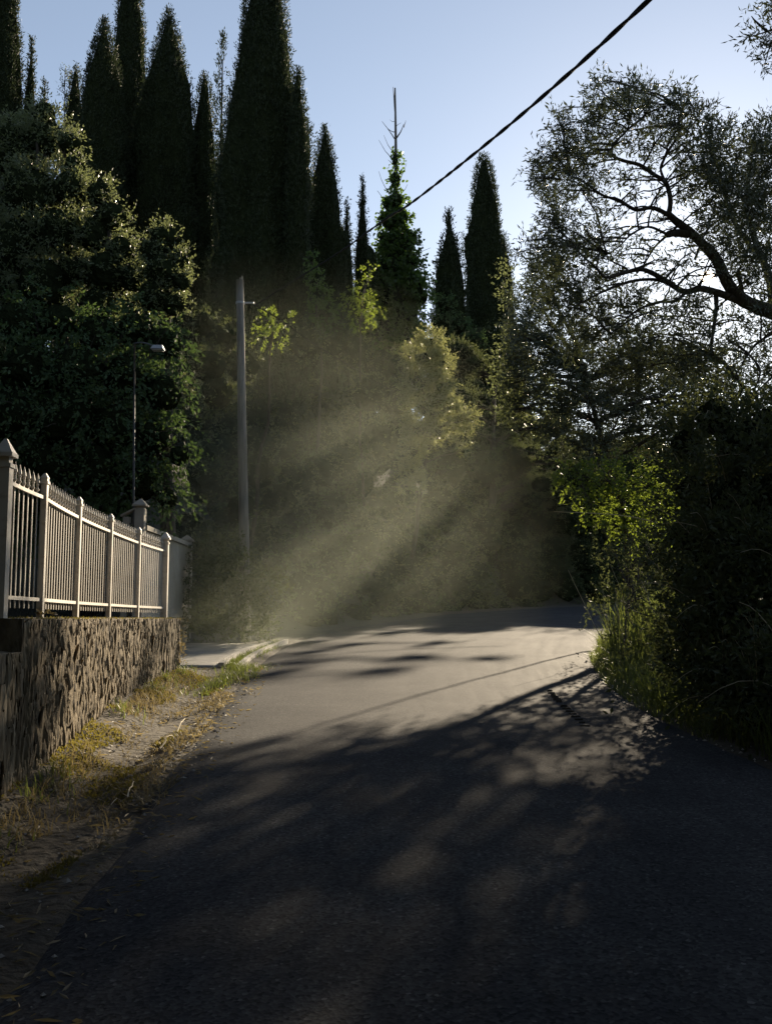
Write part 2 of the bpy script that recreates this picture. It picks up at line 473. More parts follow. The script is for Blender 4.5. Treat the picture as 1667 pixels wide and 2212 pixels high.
# concrete driveway that turns off left behind the wall
dv = np.linspace(0, 1, 30); du = np.linspace(0, 1, 40)
yy = 16.1 + du * 5.6
xl = np.interp(yy, Lp[:, 1], Lp[:, 0]) - 0.50
DX = xl[:, None] * (1 - dv) + (-6.9) * dv
DY = np.repeat(yy[:, None], 30, 1)
DZ = plane(DY) + 0.02 + 0.012 * (xl[:, None] - DX) + 0.02 * fbm(DX, DY, seed=8)
DZ[0] -= 0.18; DZ[-1] -= 0.18; DZ[:, 0] -= 0.12
MBd = MB().grid(np.stack([DX, DY, DZ], -1))
tag(MBd.build('driveway', M['concrete'], smooth=True), kind='structure')


# ------------------------------------------------------------------ plant building
def rand_unit(n):
    return norm(RNG.normal(size=(n, 3)))

def add_leaves(mb, pos, axis, L, W, mat=0, fold=0.18):
    n = len(pos)
    axis = norm(axis)
    s = norm(np.cross(axis, rand_unit(n)))
    nn = np.cross(axis, s)
    L = np.broadcast_to(np.asarray(L, float), (n,))[:, None]; W = np.broadcast_to(np.asarray(W, float), (n,))[:, None]
    a = pos
    tip = pos + axis * L
    mid = pos + axis * L * 0.45 + nn * W * fold
    V = np.stack([a, mid + s * W / 2, tip, mid - s * W / 2], 1).reshape(-1, 3)
    i = np.arange(n)[:, None] * 4
    mb.add(V, i + np.array([[0, 1, 2, 3]]), mat)

def add_sprays(mb, org, dr, slen, k, L, W, spread=0.8, droop=0.0, mat=0, jit=0.15):
    S = len(org)
    slen = np.broadcast_to(np.asarray(slen, float), (S,))
    t = np.linspace(0.1, 1.0, k)[None, :] + RNG.normal(size=(S, k)) * 0.06
    pos = org[:, None, :] + dr[:, None, :] * (slen[:, None] * t)[..., None]
    pos = pos + np.array([0, 0, -1.0]) * (droop * slen[:, None] * t ** 2)[..., None]
    pos = pos + RNG.normal(size=pos.shape) * (slen[:, None, None] * jit * 0.5)
    ax = dr[:, None, :] * 0.75 + RNG.normal(size=pos.shape) * spread * 0.62
    ax[..., 2] -= droop * 0.8
    n = S * k
    sc = RNG.uniform(0.65, 1.2, n)
    add_leaves(mb, pos.reshape(-1, 3), ax.reshape(-1, 3), L * sc, W * sc, mat)

def clump(x, y, r, Y, sx=1.0, sz=1.0, sy=1.0):
    c = P(x, y, Y); R = r * Y / F
    return (c, np.array([R * sx, R * sy, R * sz]))

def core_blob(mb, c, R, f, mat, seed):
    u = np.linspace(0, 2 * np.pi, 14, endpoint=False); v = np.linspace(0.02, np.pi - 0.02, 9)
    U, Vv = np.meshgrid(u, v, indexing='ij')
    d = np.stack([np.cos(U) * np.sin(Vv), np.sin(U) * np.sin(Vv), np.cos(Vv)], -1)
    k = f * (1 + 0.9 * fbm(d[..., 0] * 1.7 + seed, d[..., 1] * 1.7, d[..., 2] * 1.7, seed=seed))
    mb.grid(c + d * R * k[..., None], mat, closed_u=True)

def crown(mb, clumps, dens, k, L, W, slen, spread=0.8, droop=0.0, core=0.72, up=0.15, inner=0.6, gaps=0.42, mat=0, coremat=1, lump=0.5, cap=None):
    for i, (c, R) in enumerate(clumps):
        area = 4 * np.pi * np.mean([R[0] * R[1], R[0] * R[2], R[1] * R[2]])
        n = int(max(12, area * dens))
        sd_ = int(abs(c[0] * 31 + c[1] * 17 + c[2] * 7)) % 97
        d = rand_unit(n)
        keep = vnoise(d[:, 0] * 2.6 + sd_, d[:, 1] * 2.6 + 5, d[:, 2] * 2.6, seed=sd_) > gaps * RNG.uniform(0.7, 1.1, n)
        d = d[keep]; n = len(d)
        rr = 1 + lump * fbm(d[:, 0] * 2.0 + sd_, d[:, 1] * 2.0, d[:, 2] * 2.0, seed=sd_ + 1) * 2
        u = RNG.uniform(inner, 1.0, n) ** 0.6
        org = c + d * R * (rr * u)[:, None]
        dr = norm(d * 0.8 + rand_unit(n) * 0.7 + np.array([0, 0, up]))
        add_sprays(mb, org - dr * slen * 0.3, dr, slen * RNG.uniform(0.6, 1.3, n), k, L, W, spread, droop, mat)
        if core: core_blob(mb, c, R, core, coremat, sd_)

def bez(a, b, sag=0.15, n=9, wob=0.05, seed=0):
    a, b = np.asarray(a, float), np.asarray(b, float)
    t = np.linspace(0, 1, n)[:, None]
    L = np.linalg.norm(b - a)
    p = a * (1 - t) + b * t + np.array([0, 0, 1.0]) * (4 * t * (1 - t) * sag * L)
    w = np.stack([fbm(t[:, 0] * 3 + seed, t[:, 0] * 0 + i, seed=seed + i) for i in range(3)], -1) * wob * L * 2 * np.sqrt(t * (1 - t)) * 2
    return p + w

def trunk_tube(mb, base, top, r0, r1, n=10, wob=0.03, seed=1, k=8, mat=0):
    p = bez(base, top, 0.0, n, wob, seed)
    rad = np.linspace(r0, r1, n); rad[0] *= 1.35
    mb.tube(p, rad, k, mat)

def limbs_to(mb, root_pts, clumps, r, seed=0):
    """a bent branch from the nearest stem point to every clump, with two or three forks inside it"""
    root_pts = np.asarray(root_pts)
    for i, (c, R) in enumerate(clumps):
        dd = np.linalg.norm((root_pts - c) * np.array([1, 1, 1.4]), axis=1) + np.where(root_pts[:, 2] > c[2] - 0.1, 2.0, 0)
        a = root_pts[int(np.argmin(dd))]
        p = bez(a, c, 0.08, 8, 0.08, seed + i)
        mb.tube(p, np.linspace(r, r * 0.35, 8), 5)
        for j in range(6):
            e = c + rand_unit(1)[0] * R * 1.0
            mb.tube(bez(p[5], e, 0.05, 5, 0.08, seed + i * 7 + j), np.linspace(r * 0.35, r * 0.08, 5), 4)

# ------------------------------------------------------------------ cypresses
def cyp_profile(kind, h):
    # radius along relative height, widest = 1
    if kind == 'slim':   return np.interp(h, [0, .05, .25, .5, .7, .85, .95, .985, 1], [.70, .90, 1, .97, .86, .66, .42, .24, .03])
    if kind == 'full':   return np.interp(h, [0, .05, .25, .5, .7, .82, .92, 1], [.75, .95, 1, 1, .92, .72, .42, .04])
    if kind == 'tower':  return np.interp(h, [0, .1, .5, .58, .69, .79, .9, .96, 1], [.9, 1, 1, .96, .79, .58, .48, .37, .05])
    if kind == 'spire':  return np.interp(h, [0, .1, .3, .6, .8, .9, 1], [.8, 1, .95, .72, .46, .24, .02])
    return 1 - h

def cypress(label, x, ytop, hw, Y, kind='slim', sprays=5200, L=0.25, open_=0.0, ybase=None, group='cypresses on the hillside'):
    top = P(x, ytop, Y)
    bx, by = float(top[0]), float(Y)
    zb = tz(bx, by) - 0.1
    H = top[2] - zb
    Rm = (1.2 if x < 460 else 1.1) * hw * Y / F
    t = thing('cypress_tree', label, 'cypress', (bx, by, zb), group)
    seed = int(x) % 91
    # trunk
    mt = MB(); trunk_tube(mt, (bx, by, zb), (bx, by, zb + H * 0.94), max(0.12, Rm * 0.16), 0.03, 8, 0.004, seed, 7)
    mt.build('trunk', M['bark'], t)
    mb = MB()
    nfl = 5 + seed % 4
    def rad(h, a):
        base = cyp_profile(kind, h) * Rm
        fl = 1 + 0.08 * np.cos(a * nfl + 5 * h + seed) + 0.16 * fbm(np.cos(a) * 4 + seed, np.sin(a) * 4, h * H * 1.1, seed=seed + 5) + 0.46 * fbm(np.cos(a) * 1.6 + seed, np.sin(a) * 1.6, h * H * 0.32, seed=seed)
        for q in range(6):
            h1 = 0.30 + 0.62 * ((seed * 0.37 + q * 0.618) % 1.0); a0 = (seed * 1.7 + q * 2.399) % (2 * np.pi)
            da = np.abs((a - a0 + np.pi) % (2 * np.pi) - np.pi)
            up_ = np.clip((h - (h1 - 0.16)) / 0.15, 0, 1) * (h < h1)
            fl = fl + (0.22 + 0.12 * ((q * 0.41 + seed * 0.13) % 1.0)) * up_ * np.exp(-(da / 0.6) ** 2)
        return base * fl
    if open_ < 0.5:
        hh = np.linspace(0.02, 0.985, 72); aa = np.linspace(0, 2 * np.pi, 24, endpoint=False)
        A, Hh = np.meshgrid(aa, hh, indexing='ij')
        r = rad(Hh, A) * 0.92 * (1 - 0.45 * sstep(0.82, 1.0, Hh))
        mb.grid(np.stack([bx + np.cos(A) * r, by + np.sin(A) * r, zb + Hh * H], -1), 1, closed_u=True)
    n = int(sprays * 1.1)
    h = RNG.uniform(0.01, 1.0, n) ** 0.92
    h = h[RNG.uniform(size=len(h)) < 0.25 + 0.75 * cyp_profile(kind, h)]
    n = len(h)
    a = RNG.uniform(0, 2 * np.pi, n)
    if open_ > 0:
        keep = vnoise(h * H * 0.9, np.cos(a) * 1.4 + 9, np.sin(a) * 1.4, seed=seed) > open_
        h, a = h[keep], a[keep]; n = len(h)
    r = rad(h, a) * RNG.uniform(0.84 if open_ < 0.5 else 0.1, 1.02, n)
    org = np.stack([bx + np.cos(a) * r, by + np.sin(a) * r, zb + h * H], -1)
    d = np.stack([np.cos(a) * 0.34, np.sin(a) * 0.34, np.ones(n) * 1.0], -1) + RNG.normal(size=(n, 3)) * 0.25
    d = norm(d)
    sl = np.minimum(L * 1.4, 0.15 + Rm * 0.5)
    add_sprays(mb, org - d * sl * 0.4, d, sl, 6, L * 0.62, L * 0.20, 0.55, 0, 0, 0.25)
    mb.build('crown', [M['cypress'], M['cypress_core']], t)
    return t

cypress('huge dark cypress at the left picture edge behind the olive-like trees', 14, -150, 46, 47, 'tower', 6500)
cypress('narrow cypress just right of the huge left-edge cypress', 70, 82, 21, 50, 'spire', 2600)
cypress('short bushy cypress tip low beside the leftmost cypresses', 97, 178, 17, 46, 'spire', 1500)
cypress('small pointed cypress standing alone between the left-edge group and the tall pair', 165, 145, 24, 52, 'slim', 2200)
cypress('broad pointed cypress in front of a taller column-shaped one', 226, 45, 50, 46, 'full', 6000)
cypress('column-shaped cypress whose top leaves the picture, second from the leftmost tall group', 284, -90, 47, 50, 'tower', 6000)
cypress('broad flame-shaped cypress with its whole tip against the sky', 366, 24, 58, 48, 'full', 6500)
cypress('short slim cypress left of the open-branched conifer', 443, 160, 30, 49, 'slim', 2600)
cypress('thin open-branched conifer with sky showing between its tufts', 482, 76, 52, 53, 'spire', 4200, 0.30, 0.52)
cypress('massive dark cypress behind the utility pole, its top out of the picture', 572, -95, 92, 44, 'tower', 12000)
cypress('slim ivy-edged cypress pressed against the right side of the massive cypress', 643, 150, 26, 42.5, 'slim', 3600)
cypress('needle-thin cypress spire right behind the massive cypress', 664, 258, 16, 54, 'spire', 1600)
cypress('broad blunt cypress right of the massive cypress', 702, 275, 40, 51, 'full', 4600)
cypress('small cypress tip between the blunt cypress and the thin spire', 749, 434, 24, 52, 'spire', 1800)
cypress('thin cypress spire just left of the ivy-covered dead tree', 783, 384, 24, 54, 'spire', 2200)
cypress('ragged open cypress between the ivy-covered tree and the tall lone cypress', 970, 457, 52, 65, 'spire', 4600, 0.38, 0.38)
cypress('tall lone column cypress on the skyline left of the olive tree', 1045, 338, 42, 72, 'slim', 5200, 0.34)
cypress('short cypress leaning on the right side of the lone column cypress', 1085, 508, 24, 73, 'slim', 2000, 0.34)

# bare sapling on the left skyline
t0 = P(141, 148, 49); bz = tz(t0[0], 49)
sap = thing('bare_sapling', 'thin nearly leafless sapling against the sky left of the small lone cypress', 'tree', (t0[0], 49, bz))
mb = MB(); mb.tube(bez((t0[0] - .2, 49, bz), t0, 0, 12, 0.01, 3), np.linspace(0.10, 0.015, 12), 5)
mb.build('trunk', M['deadwood'], sap)
mb = MB()
for i in range(22):
    z = t0[2] - 0.15 - 2.4 * RNG.uniform()
    a = RNG.uniform(0, 6.28); ln = RNG.uniform(0.15, 0.5)
    s0 = np.array([t0[0], 49, z]); e = s0 + np.array([math.cos(a) * ln, math.sin(a) * ln, ln * 0.7])
    mb.tube(bez(s0, e, 0.05, 4, 0.05, i), np.linspace(0.02, 0.008, 4), 4)
tw = tag(mb.build('branches', M['deadwood'], sap), kind='stuff')
mb = MB(); q = RNG.uniform(size=(46, 1))
add_sprays(mb, np.array([t0[0], 49, t0[2]]) + np.concatenate([RNG.normal(size=(46, 2)) * 0.16, -q * 2.6], 1), norm(RNG.normal(size=(46, 3)) + [0, 0, 1.2]), 0.25, 4, 0.13, 0.05)
mb.build('crown', [M['oak']], sap)

# ------------------------------------------------------------------ ivy-covered dead tree
Yi = 60.0
base = np.array([P(852, 700, Yi)[0], Yi, 0.0]); base[2] = tz(base[0], Yi)
tipi = P(853, 190, Yi)
ivt = thing('ivy_clad_tree', 'tall dead tree with bare spiky top, wrapped in bright ivy below', 'tree', base)
mb = MB(); pt = bez(base, tipi, 0, 16, 0.006, 4); mb.tube(pt, np.linspace(0.36, 0.045, 16), 7)
mb.build('trunk', M['deadwood'], ivt)
mb = MB(); mb.tube(bez(P(853, 240, Yi), P(849, 188, Yi), 0, 4, 0.01, 2), [0.05, 0.045, 0.03, 0.015], 5); mb.build('branch', M['deadwood'], ivt)
for i, (x0, y0, x1, y1, r) in enumerate([(852, 300, 825, 262, .035), (852, 285, 833, 272, .03), (854, 300, 872, 268, .06), (872, 275, 876, 240 + 20, .03), (850, 345, 818, 302, .03), (852, 330, 829, 292, .03),
                                      (853, 360, 838, 345, .03), (856, 400, 878, 352, .03), (850, 430, 818, 370, .03), (852, 470, 815, 412, .04), (856, 425, 880, 398, .03), (858, 480, 892, 460, .03),
                                      (856, 272, 866, 265, .02), (851, 262, 841, 258, .02), (860, 540, 905, 520, .03), (880, 560, 930, 535, .03)]):
    mb = MB(); mb.tube(bez(P(x0, y0, Yi), P(x1, y1, Yi - 0.4 + 0.8 * (i % 2)), -0.12 if i % 3 else 0.02, 6, 0.05, i), np.linspace(r, r * 0.3, 6), 5)
    mb.build('branch', M['deadwood'], ivt)
mb = MB()
ivc = [clump(853, 345, 9, Yi, 1, 2.2), clump(854, 390, 14, Yi, 1, 1.9), clump(853, 435, 24, Yi), clump(838, 445, 14, Yi), clump(868, 470, 22, Yi), clump(845, 480, 28, Yi), clump(880, 510, 20, Yi), clump(836, 520, 26, Yi),
       clump(862, 535, 40, Yi), clump(845, 575, 45, Yi), clump(885, 565, 26, Yi), clump(820, 600, 32, Yi), clump(880, 610, 40, Yi), clump(850, 640, 55, Yi), clump(905, 640, 28, Yi), clump(815, 660, 40, Yi), clump(870, 690, 50, Yi), clump(826, 470, 7, Yi, 1, 2), clump(832, 730, 60, Yi), clump(880, 760, 60, Yi)]
crown(mb, ivc, 20, 6, 0.21, 0.17, 0.42, 0.9, 0.25, 0.7, 0.1, lump=0.6)
mb.build('crown', [M['ivy'], M['inner']], ivt)

# ------------------------------------------------------------------ trees on the left
def tree(name, label, cat, trunk_xy, clumps, leafm, dens, k, L, W, slen, r=0.22, core=0.7, group=None, gaps=0.42, droop=0.0, spread=0.8, up=0.15, inner=0.6, lump=0.5, branch_r=0.06, limb_top=None):
    bx, by = trunk_xy; bz_ = tz(bx, by) - 0.05
    t = thing(name, label, cat, (bx, by, bz_), group)
    cs = np.array([c for c, R in clumps])
    top = cs.mean(0) if limb_top is None else np.asarray(limb_top)
    mb = MB(); pt = bez((bx, by, bz_), top, 0.02, 12, 0.03, int(abs(bx * 13)) % 50)
    mb.tube(pt, np.linspace(r * 1.2, r * 0.4, 12), 8); mb.build('trunk', M['bark'], t, smooth=True)
    mb = MB(); limbs_to(mb, pt[3:], clumps, branch_r, 5); tag(mb.build('branches', M['bark'], t), kind='stuff')
    mb = MB(); crown(mb, clumps, dens, k, L, W, slen, spread, droop, core, up, inner, gaps, lump=lump)
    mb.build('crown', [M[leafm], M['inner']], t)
    return t

A = [clump(40, 330, 85, 23), clump(-40, 420, 100, 23.5), clump(105, 300, 62, 22.6), clump(95, 250, 38, 22.6), clump(150, 310, 34, 22), clump(70, 430, 95, 22), clump(150, 410, 55, 21.7), clump(130, 500, 70, 21.5), clump(40, 540, 90, 21.8),
     clump(165, 590, 60, 21.6), clump(95, 620, 80, 21.5), clump(0, 650, 90, 22), clump(160, 360, 32, 21.8)]
tree('holm_oak', 'large grey-green tree at left edge, its right side glittering in sunlight', 'tree', (-8.6, 22.6), A, 'oak', 50, 8, 0.095, 0.036, 0.30, 0.26)
B = [clump(215, 420, 40, 21.6), clump(240, 470, 50, 21.6), clump(205, 510, 52, 21.6), clump(265, 540, 42, 21.4), clump(230, 590, 60, 21.4), clump(285, 600, 40, 21.3), clump(215, 660, 60, 21.5)]
tree('holm_oak', 'mid-sized glittering tree stepped between the large left tree and the round one', 'tree', (-6.4, 22.4), B, 'oak', 38, 8, 0.085, 0.036, 0.28, 0.2)
C = [clump(355, 520, 42, 21.2), clump(330, 545, 38, 21.2), clump(385, 560, 34, 21.2), clump(350, 590, 52, 21.0), clump(392, 610, 30, 21.0), clump(330, 640, 44, 21), clump(375, 655, 36, 21)]
tree('holm_oak', 'rounded sunlit tree crown left of the utility pole, rim of bright leaves', 'tree', (-5.1, 22.8), C, 'oak', 44, 8, 0.080, 0.034, 0.26, 0.18)
Dd = [clump(40, 700, 75, 19.5), clump(130, 700, 70, 19.8), clump(210, 720, 70, 19.8), clump(290, 715, 62, 20), clump(360, 740, 52, 20), clump(60, 800, 95, 19), clump(170, 810, 95, 19.2), clump(275, 820, 85, 19.5), clump(350, 850, 60, 19.5),
      clump(30, 900, 90, 18.6), clump(140, 910, 95, 18.8), clump(245, 925, 85, 19), clump(330, 950, 70, 19.2), clump(385, 985, 34, 19), clump(90, 1010, 85, 18.6), clump(200, 1020, 85, 18.8), clump(300, 1040, 70, 19.0), clump(362, 1075, 36, 19), clump(40, 1110, 80, 18.6), clump(150, 1120, 80, 18.8), clump(250, 1120, 60, 20),
      clump(-60, 780, 100, 19), clump(-60, 950, 110, 18.5)]
tree('broadleaf_tree', 'dark shaded broad-leaved tree with drooping layered leaves behind the iron fence', 'tree', (-6.2, 20.3), Dd, 'broad', 27, 8, 0.112, 0.058, 0.40, 0.24, 0.62, droop=0.5, spread=0.7, up=-0.1, lump=0.9)

# ------------------------------------------------------------------ undergrowth that covers the hillside, plus unseen skylight blockers
def hill_hit(x, y, y0=20.0):
    Y = np.arange(y0, 75, 0.6)
    d = pix_dir(x, y)
    p = EYE[None] + d[None] * (Y / d[1])[:, None]
    dh = sdist(p[:, 0], Y, HILL)
    ok = (dh >= 0.3) & (p[:, 2] <= terrain(p[:, 0], Y) + 0.5 + np.minimum(dh, 9) * 0.62)
    return p[int(np.argmax(ok))] if ok.any() else None
ug = []
for yy_ in range(705, 1400, 52):
    for xx_ in range(425, 1330, 56):
        if yy_ > 1335 and xx_ > 700: continue
        x = xx_ + RNG.uniform(-24, 24); y = yy_ + RNG.uniform(-22, 22)
        if y < 700 + 60 * vnoise(np.array([x * 0.012]), np.array([3.0]))[0]: continue
        p = hill_hit(x, y)
        if p is None: continue
        R = RNG.uniform(34, 58) * p[1] / F
        ug.append((p, np.array([R, R * 0.9, R * RNG.uniform(0.75, 1.05)])))
ug_near = []
for (x, y, r, Y, k) in [(428, 440, 34, 57, 4.4), (470, 480, 40, 58, 4.2), (512, 420, 32, 57, 4.4), (330, 440, 40, 56, 4.4), (205, 380, 34, 56, 4.2), (265, 400, 34, 56, 4.4), (300, 300, 26, 56, 5), (150, 330, 30, 56, 3), (735, 560, 30, 58, 3), (790, 590, 30, 58, 3), (640, 480, 26, 56, 5)]:
    ug.append(clump(x, y, r, Y, 1, k))
for (x, y, r) in [(425, 1250, 44), (470, 1235, 48), (520, 1245, 48), (570, 1262, 46), (440, 1310, 40), (490, 1315, 44), (545, 1322, 40), (420, 1345, 26), (465, 1358, 26), (515, 1362, 24), (560, 1362, 24), (500, 1190, 36), (440, 1190, 34)]:
    ug_near.append(clump(x, y, r, 21.9 + (1300 - y) * 0.004))
ug_unseen = []
for (x, z, r) in [(6.5, 7.0, 2.4), (8.5, 7.4, 2.2), (10.5, 7.4, 2.2), (12.4, 9.6, 2.2), (14.2, 10.4, 2.4), (16.2, 10.8, 2.6), (18.7, 10.4, 2.8), (21, 10.0, 3.0), (9.5, 6.5, 3.0), (13.5, 7.0, 3.4), (17.5, 7.0, 3.4), (6.5, 5.2, 2.6), (22, 7, 3.6), (25, 10, 3.4)]:
    ug.append((np.array([x, 59 + 0.35 * x * 0.4 + RNG.uniform(-1, 1), z]), np.array([r, r, r])))
for (x, y, r, Y) in [(820, 790, 46, 43), (850, 860, 50, 42), (800, 850, 50, 41), (760, 760, 46, 42), (870, 800, 50, 44), (720, 730, 44, 41), (660, 740, 46, 38), (1060, 740, 40, 68), (1100, 760, 40, 69), (1060, 800, 46, 66), (1000, 780, 44, 66), (1100, 840, 46, 64), (1040, 870, 46, 62), (1010, 940, 46, 56), (1070, 930, 50, 56), (1120, 920, 46, 58), (1040, 1010, 50, 50), (1110, 1000, 50, 51), (975, 1010, 46, 48), (960, 930, 46, 56), (980, 860, 46, 62), (480, 730, 46, 27), (450, 790, 44, 26), (520, 790, 46, 27), (470, 850, 46, 26), (440, 700, 30, 26), (690, 1020, 46, 33), (640, 1030, 46, 31), (740, 1000, 46, 35), (820, 950, 46, 38), (600, 1080, 46, 29), (560, 1020, 46, 28), (520, 1100, 40, 26)]:
    ug.append(clump(x, y, r, Y))
for (x, y, z, r) in [(-9, -4, 2, 3.0), (-10, 2, 3, 3.2), (-11, 8, 4.5, 3.0), (-12, 14, 5, 3.2), (-8, -9, 3, 3.4), (-5, -13, 3, 3.4), (-9, -10, 6.5, 3.2), (-12, -3, 6, 3.4), (-13, 4, 7.5, 3.4), (-14, 11, 9, 3.2), (-5, -15, 7.5, 3.2), (0, -18, 2.5, 3.4), (0, -19, 7, 3.6), (5, -16, 2, 3.4), (6, -15, 6.5, 3.4), (9, -11, 2, 3.6),
                     (10, -9, 6, 3.2), (10, -4, 2, 3.2), (11, -2, 5.5, 3.0), (-13, -12, 10, 3.6), (-4, -20, 11, 3.6), (4, -21, 11, 3.6), (-16, 0, 11, 3.6), (10, -16, 9.5, 3.4), (9.5, 2, 2, 2.6), (9, 5.5, 2, 2.2), (-16, 8, 13, 3.6), (-9, -16, 12, 3.6)]:
    ug_unseen.append((np.array([x, y, z], float), np.array([r, r, r])))  # out-of-view blobs added around and behind the viewer to hold off skylight
mb = MB()
crown(mb, ug_near, 70, 6, 0.085, 0.042, 0.28, 0.85, 0.1, 0.0, 0.1, 0.3, 0.36, lump=0.8)
crown(mb, ug_unseen, 3, 6, 0.30, 0.16, 0.7, 0.85, 0.1, 0.95, 0.1, 0.7, 0.3, lump=0.4)
crown(mb, ug, 13, 6, 0.13, 0.062, 0.36, 0.85, 0.12, 0.78, 0.1, 0.65, 0.38, lump=0.6)
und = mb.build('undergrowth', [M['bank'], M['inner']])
tag(und, 'dense dark tangle of shrubs covering the bank behind the bend, with unseen blobs added round the viewer to block skylight', 'undergrowth', kind='stuff')

# individual shrubs that stand out of it
Yb = 39.5
S1 = [clump(930, 740, 30, Yb), clump(915, 775, 42, Yb), clump(955, 785, 28, Yb), clump(905, 825, 46, Yb), clump(950, 835, 32, Yb), clump(915, 880, 48, Yb), clump(965, 880, 28, Yb), clump(905, 930, 40, Yb), clump(990, 905, 26, Yb),
      clump(1018, 905, 18, Yb), clump(945, 935, 26, Yb), clump(890, 975, 34, Yb), clump(998, 945, 20, Yb), clump(1000, 975, 12, Yb), clump(885, 1020, 26, Yb), clump(905, 1040, 18, Yb), clump(875, 1050, 14, Yb)]
tree('hanging_shrub', 'sunlit leafy tree hanging over the bend, two leaf tails reaching down', 'shrub', (0.9, 41.2), S1, 'pale', 64, 7, 0.12, 0.055, 0.34, 0.10, 0.3, branch_r=0.04)
S2 = [clump(575, 690, 22, 27), clump(600, 700, 20, 27), clump(625, 690, 14, 27), clump(560, 720, 16, 27), clump(590, 730, 24, 27)]
tree('lime_shrub', 'small bush with bright yellow-green leaves just right of the utility pole', 'shrub', (-3.9, 28.0), S2, 'lime', 20, 6, 0.11, 0.07, 0.30, 0.06, 0.0, droop=0.3, branch_r=0.02)
S3 = [clump(765, 640, 22, 40), clump(790, 615, 18, 40), clump(785, 660, 24, 40), clump(750, 655, 14, 40), clump(810, 680, 22, 40), clump(800, 580, 14, 40), clump(770, 690, 22, 40)]
tree('vine_tangle', 'yellow-green vine foliage lit by the sun at the foot of the ivy tree', 'vine', (-0.9, 41.5), S3, 'lime', 15, 6, 0.14, 0.09, 0.34, 0.06, 0.0, droop=0.3, branch_r=0.03)
S4 = [clump(680, 600, 22, 40), clump(690, 640, 26, 40), clump(672, 560, 14, 40), clump(700, 680, 30, 40)]
tree('green_shrub', 'fresh green bush at the right foot of the massive cypress', 'shrub', (-2.9, 41.0), S4, 'ivy', 26, 6, 0.14, 0.10, 0.32, 0.08, 0.4, droop=0.2, branch_r=0.03)
S5 = [clump(950, 700, 34, 62), clump(990, 705, 30, 62), clump(1020, 740, 30, 62), clump(960, 660, 26, 62)]
tree('green_shrub', 'rounded green bush under the ragged cypress, above the hanging tree', 'shrub', (3.9, 63.0), S5, 'broad', 18, 6, 0.14, 0.08, 0.34, 0.09, 0.6, branch_r=0.03)

# loose-crowned tree added beyond the hanging one, clumps set to break sun into shafts
RE = np.random.default_rng(12)
E = []
while len(E) < 44:
    x, z = RE.uniform(2.6, 11.0), RE.uniform(7.0, 17.0)
    if not ((x > 6.8 and z < 10.3) or (x < 4.4 and z > 12.2)): continue
    if vnoise(np.array([x * 0.75]), np.array([z * 0.75]), seed=19)[0] < 0.47: continue
    r = RE.uniform(0.4, 0.85)
    E.append((np.array([x, 51 + RE.uniform(-1.2, 1.2), z]), np.array([r * 1.2, r, r * 0.8])))
for x, z, r in [(7.4, 10.0, .42), (8.0, 11.2, .34), (7.6, 12.6, .38), (8.3, 13.8, .32), (7.5, 14.6, .4), (8.8, 10.2, .4), (9.3, 12.2, .28), (7.2, 16.0, .4), (4.6, 10.0, .4), (4.4, 11.4, .36), (5.0, 12.8, .3), (5.8, 14.4, .3), (6.4, 12.3, .28), (5.3, 11.0, .28), (6.8, 15.4, .3), (9.8, 12.6, .3), (10.6, 13.6, .28), (11.6, 12.4, .3), (12.4, 13.8, .3), (10.2, 14.6, .26), (9.2, 11.4, .28), (11.2, 11.6, .26), (13.2, 12.8, .28)]:
    E.append((np.array([x, 51 + RE.uniform(-1.2, 1.2), z]), np.array([r * 1.25, r, r * 0.8])))
tree('beam_break_tree', 'tall loose-crowned dark tree added between the hanging tree and the right-hand greenery to break up the sunbeams', 'tree', (5.6, 52.0), E, 'bank', 30, 6, 0.15, 0.07, 0.36, 0.2, 0.7, branch_r=0.05, limb_top=(5.8, 51.5, 14.0))

# ------------------------------------------------------------------ right side: olive tree
Yo = 14.5
OX, OY = 6.7, 15.2
olive = thing('olive_tree', 'big olive tree leaning over the road from the right with the sun behind its limbs', 'olive tree', (OX, OY, tz(OX, OY)))
def L3(pts, y0, y1):
    n = len(pts)
    return np.array([P(x, y, y0 + (y1 - y0) * i / (n - 1)) for i, (x, y) in enumerate(pts)])
def dense(p, n=6):
    p = np.asarray(p); q = np.vstack([2 * p[0] - p[1], p, 2 * p[-1] - p[-2]]); out = []
    for i in range(1, len(q) - 2):
        t = np.linspace(0, 1, n, endpoint=False)[:, None]
        p0, p1, p2, p3 = q[i - 1:i + 3]
        out.append(0.5 * ((2 * p1) + (-p0 + p2) * t + (2 * p0 - 5 * p1 + 4 * p2 - p3) * t ** 2 + (-p0 + 3 * p1 - 3 * p2 + p3) * t ** 3))
    out.append(p[-1:])
    return np.vstack(out)
limbs = []
def limb(pts, y0, y1, r0, r1, name='branch'):
    p = dense(L3(pts, y0, y1)); mb = MB()
    rr = np.linspace(r0, r1, len(p)) * (1 + 0.25 * fbm(np.arange(len(p)) * 0.7, np.zeros(len(p)), seed=int(pts[0][0])))
    mb.tube(p, rr, 8); mb.build(name, M['bark'], olive, smooth=True)
    limbs.append(p)
    return p
tb = np.array([OX, OY, tz(OX, OY) - 0.1])
mb = MB(); tp = dense(np.vstack([tb, tb + [-.1, 0, 1.3], tb + [.1, -.1, 2.6], P(1760, 720, 15.0), P(1700, 682, 14.9)]))
mb.tube(tp, np.linspace(0.42, 0.24, len(tp)), 10); mb.build('trunk', M['bark'], olive, smooth=True); limbs.append(tp[8:])
limb([(1705, 684), (1667, 674), (1606, 650), (1572, 614), (1543, 556), (1492, 504), (1457, 476), (1443, 462)], 14.9, 14.3, 0.125, 0.046)
limb([(1484, 506), (1455, 503), (1438, 508)], 14.45, 14.3, 0.068, 0.046)
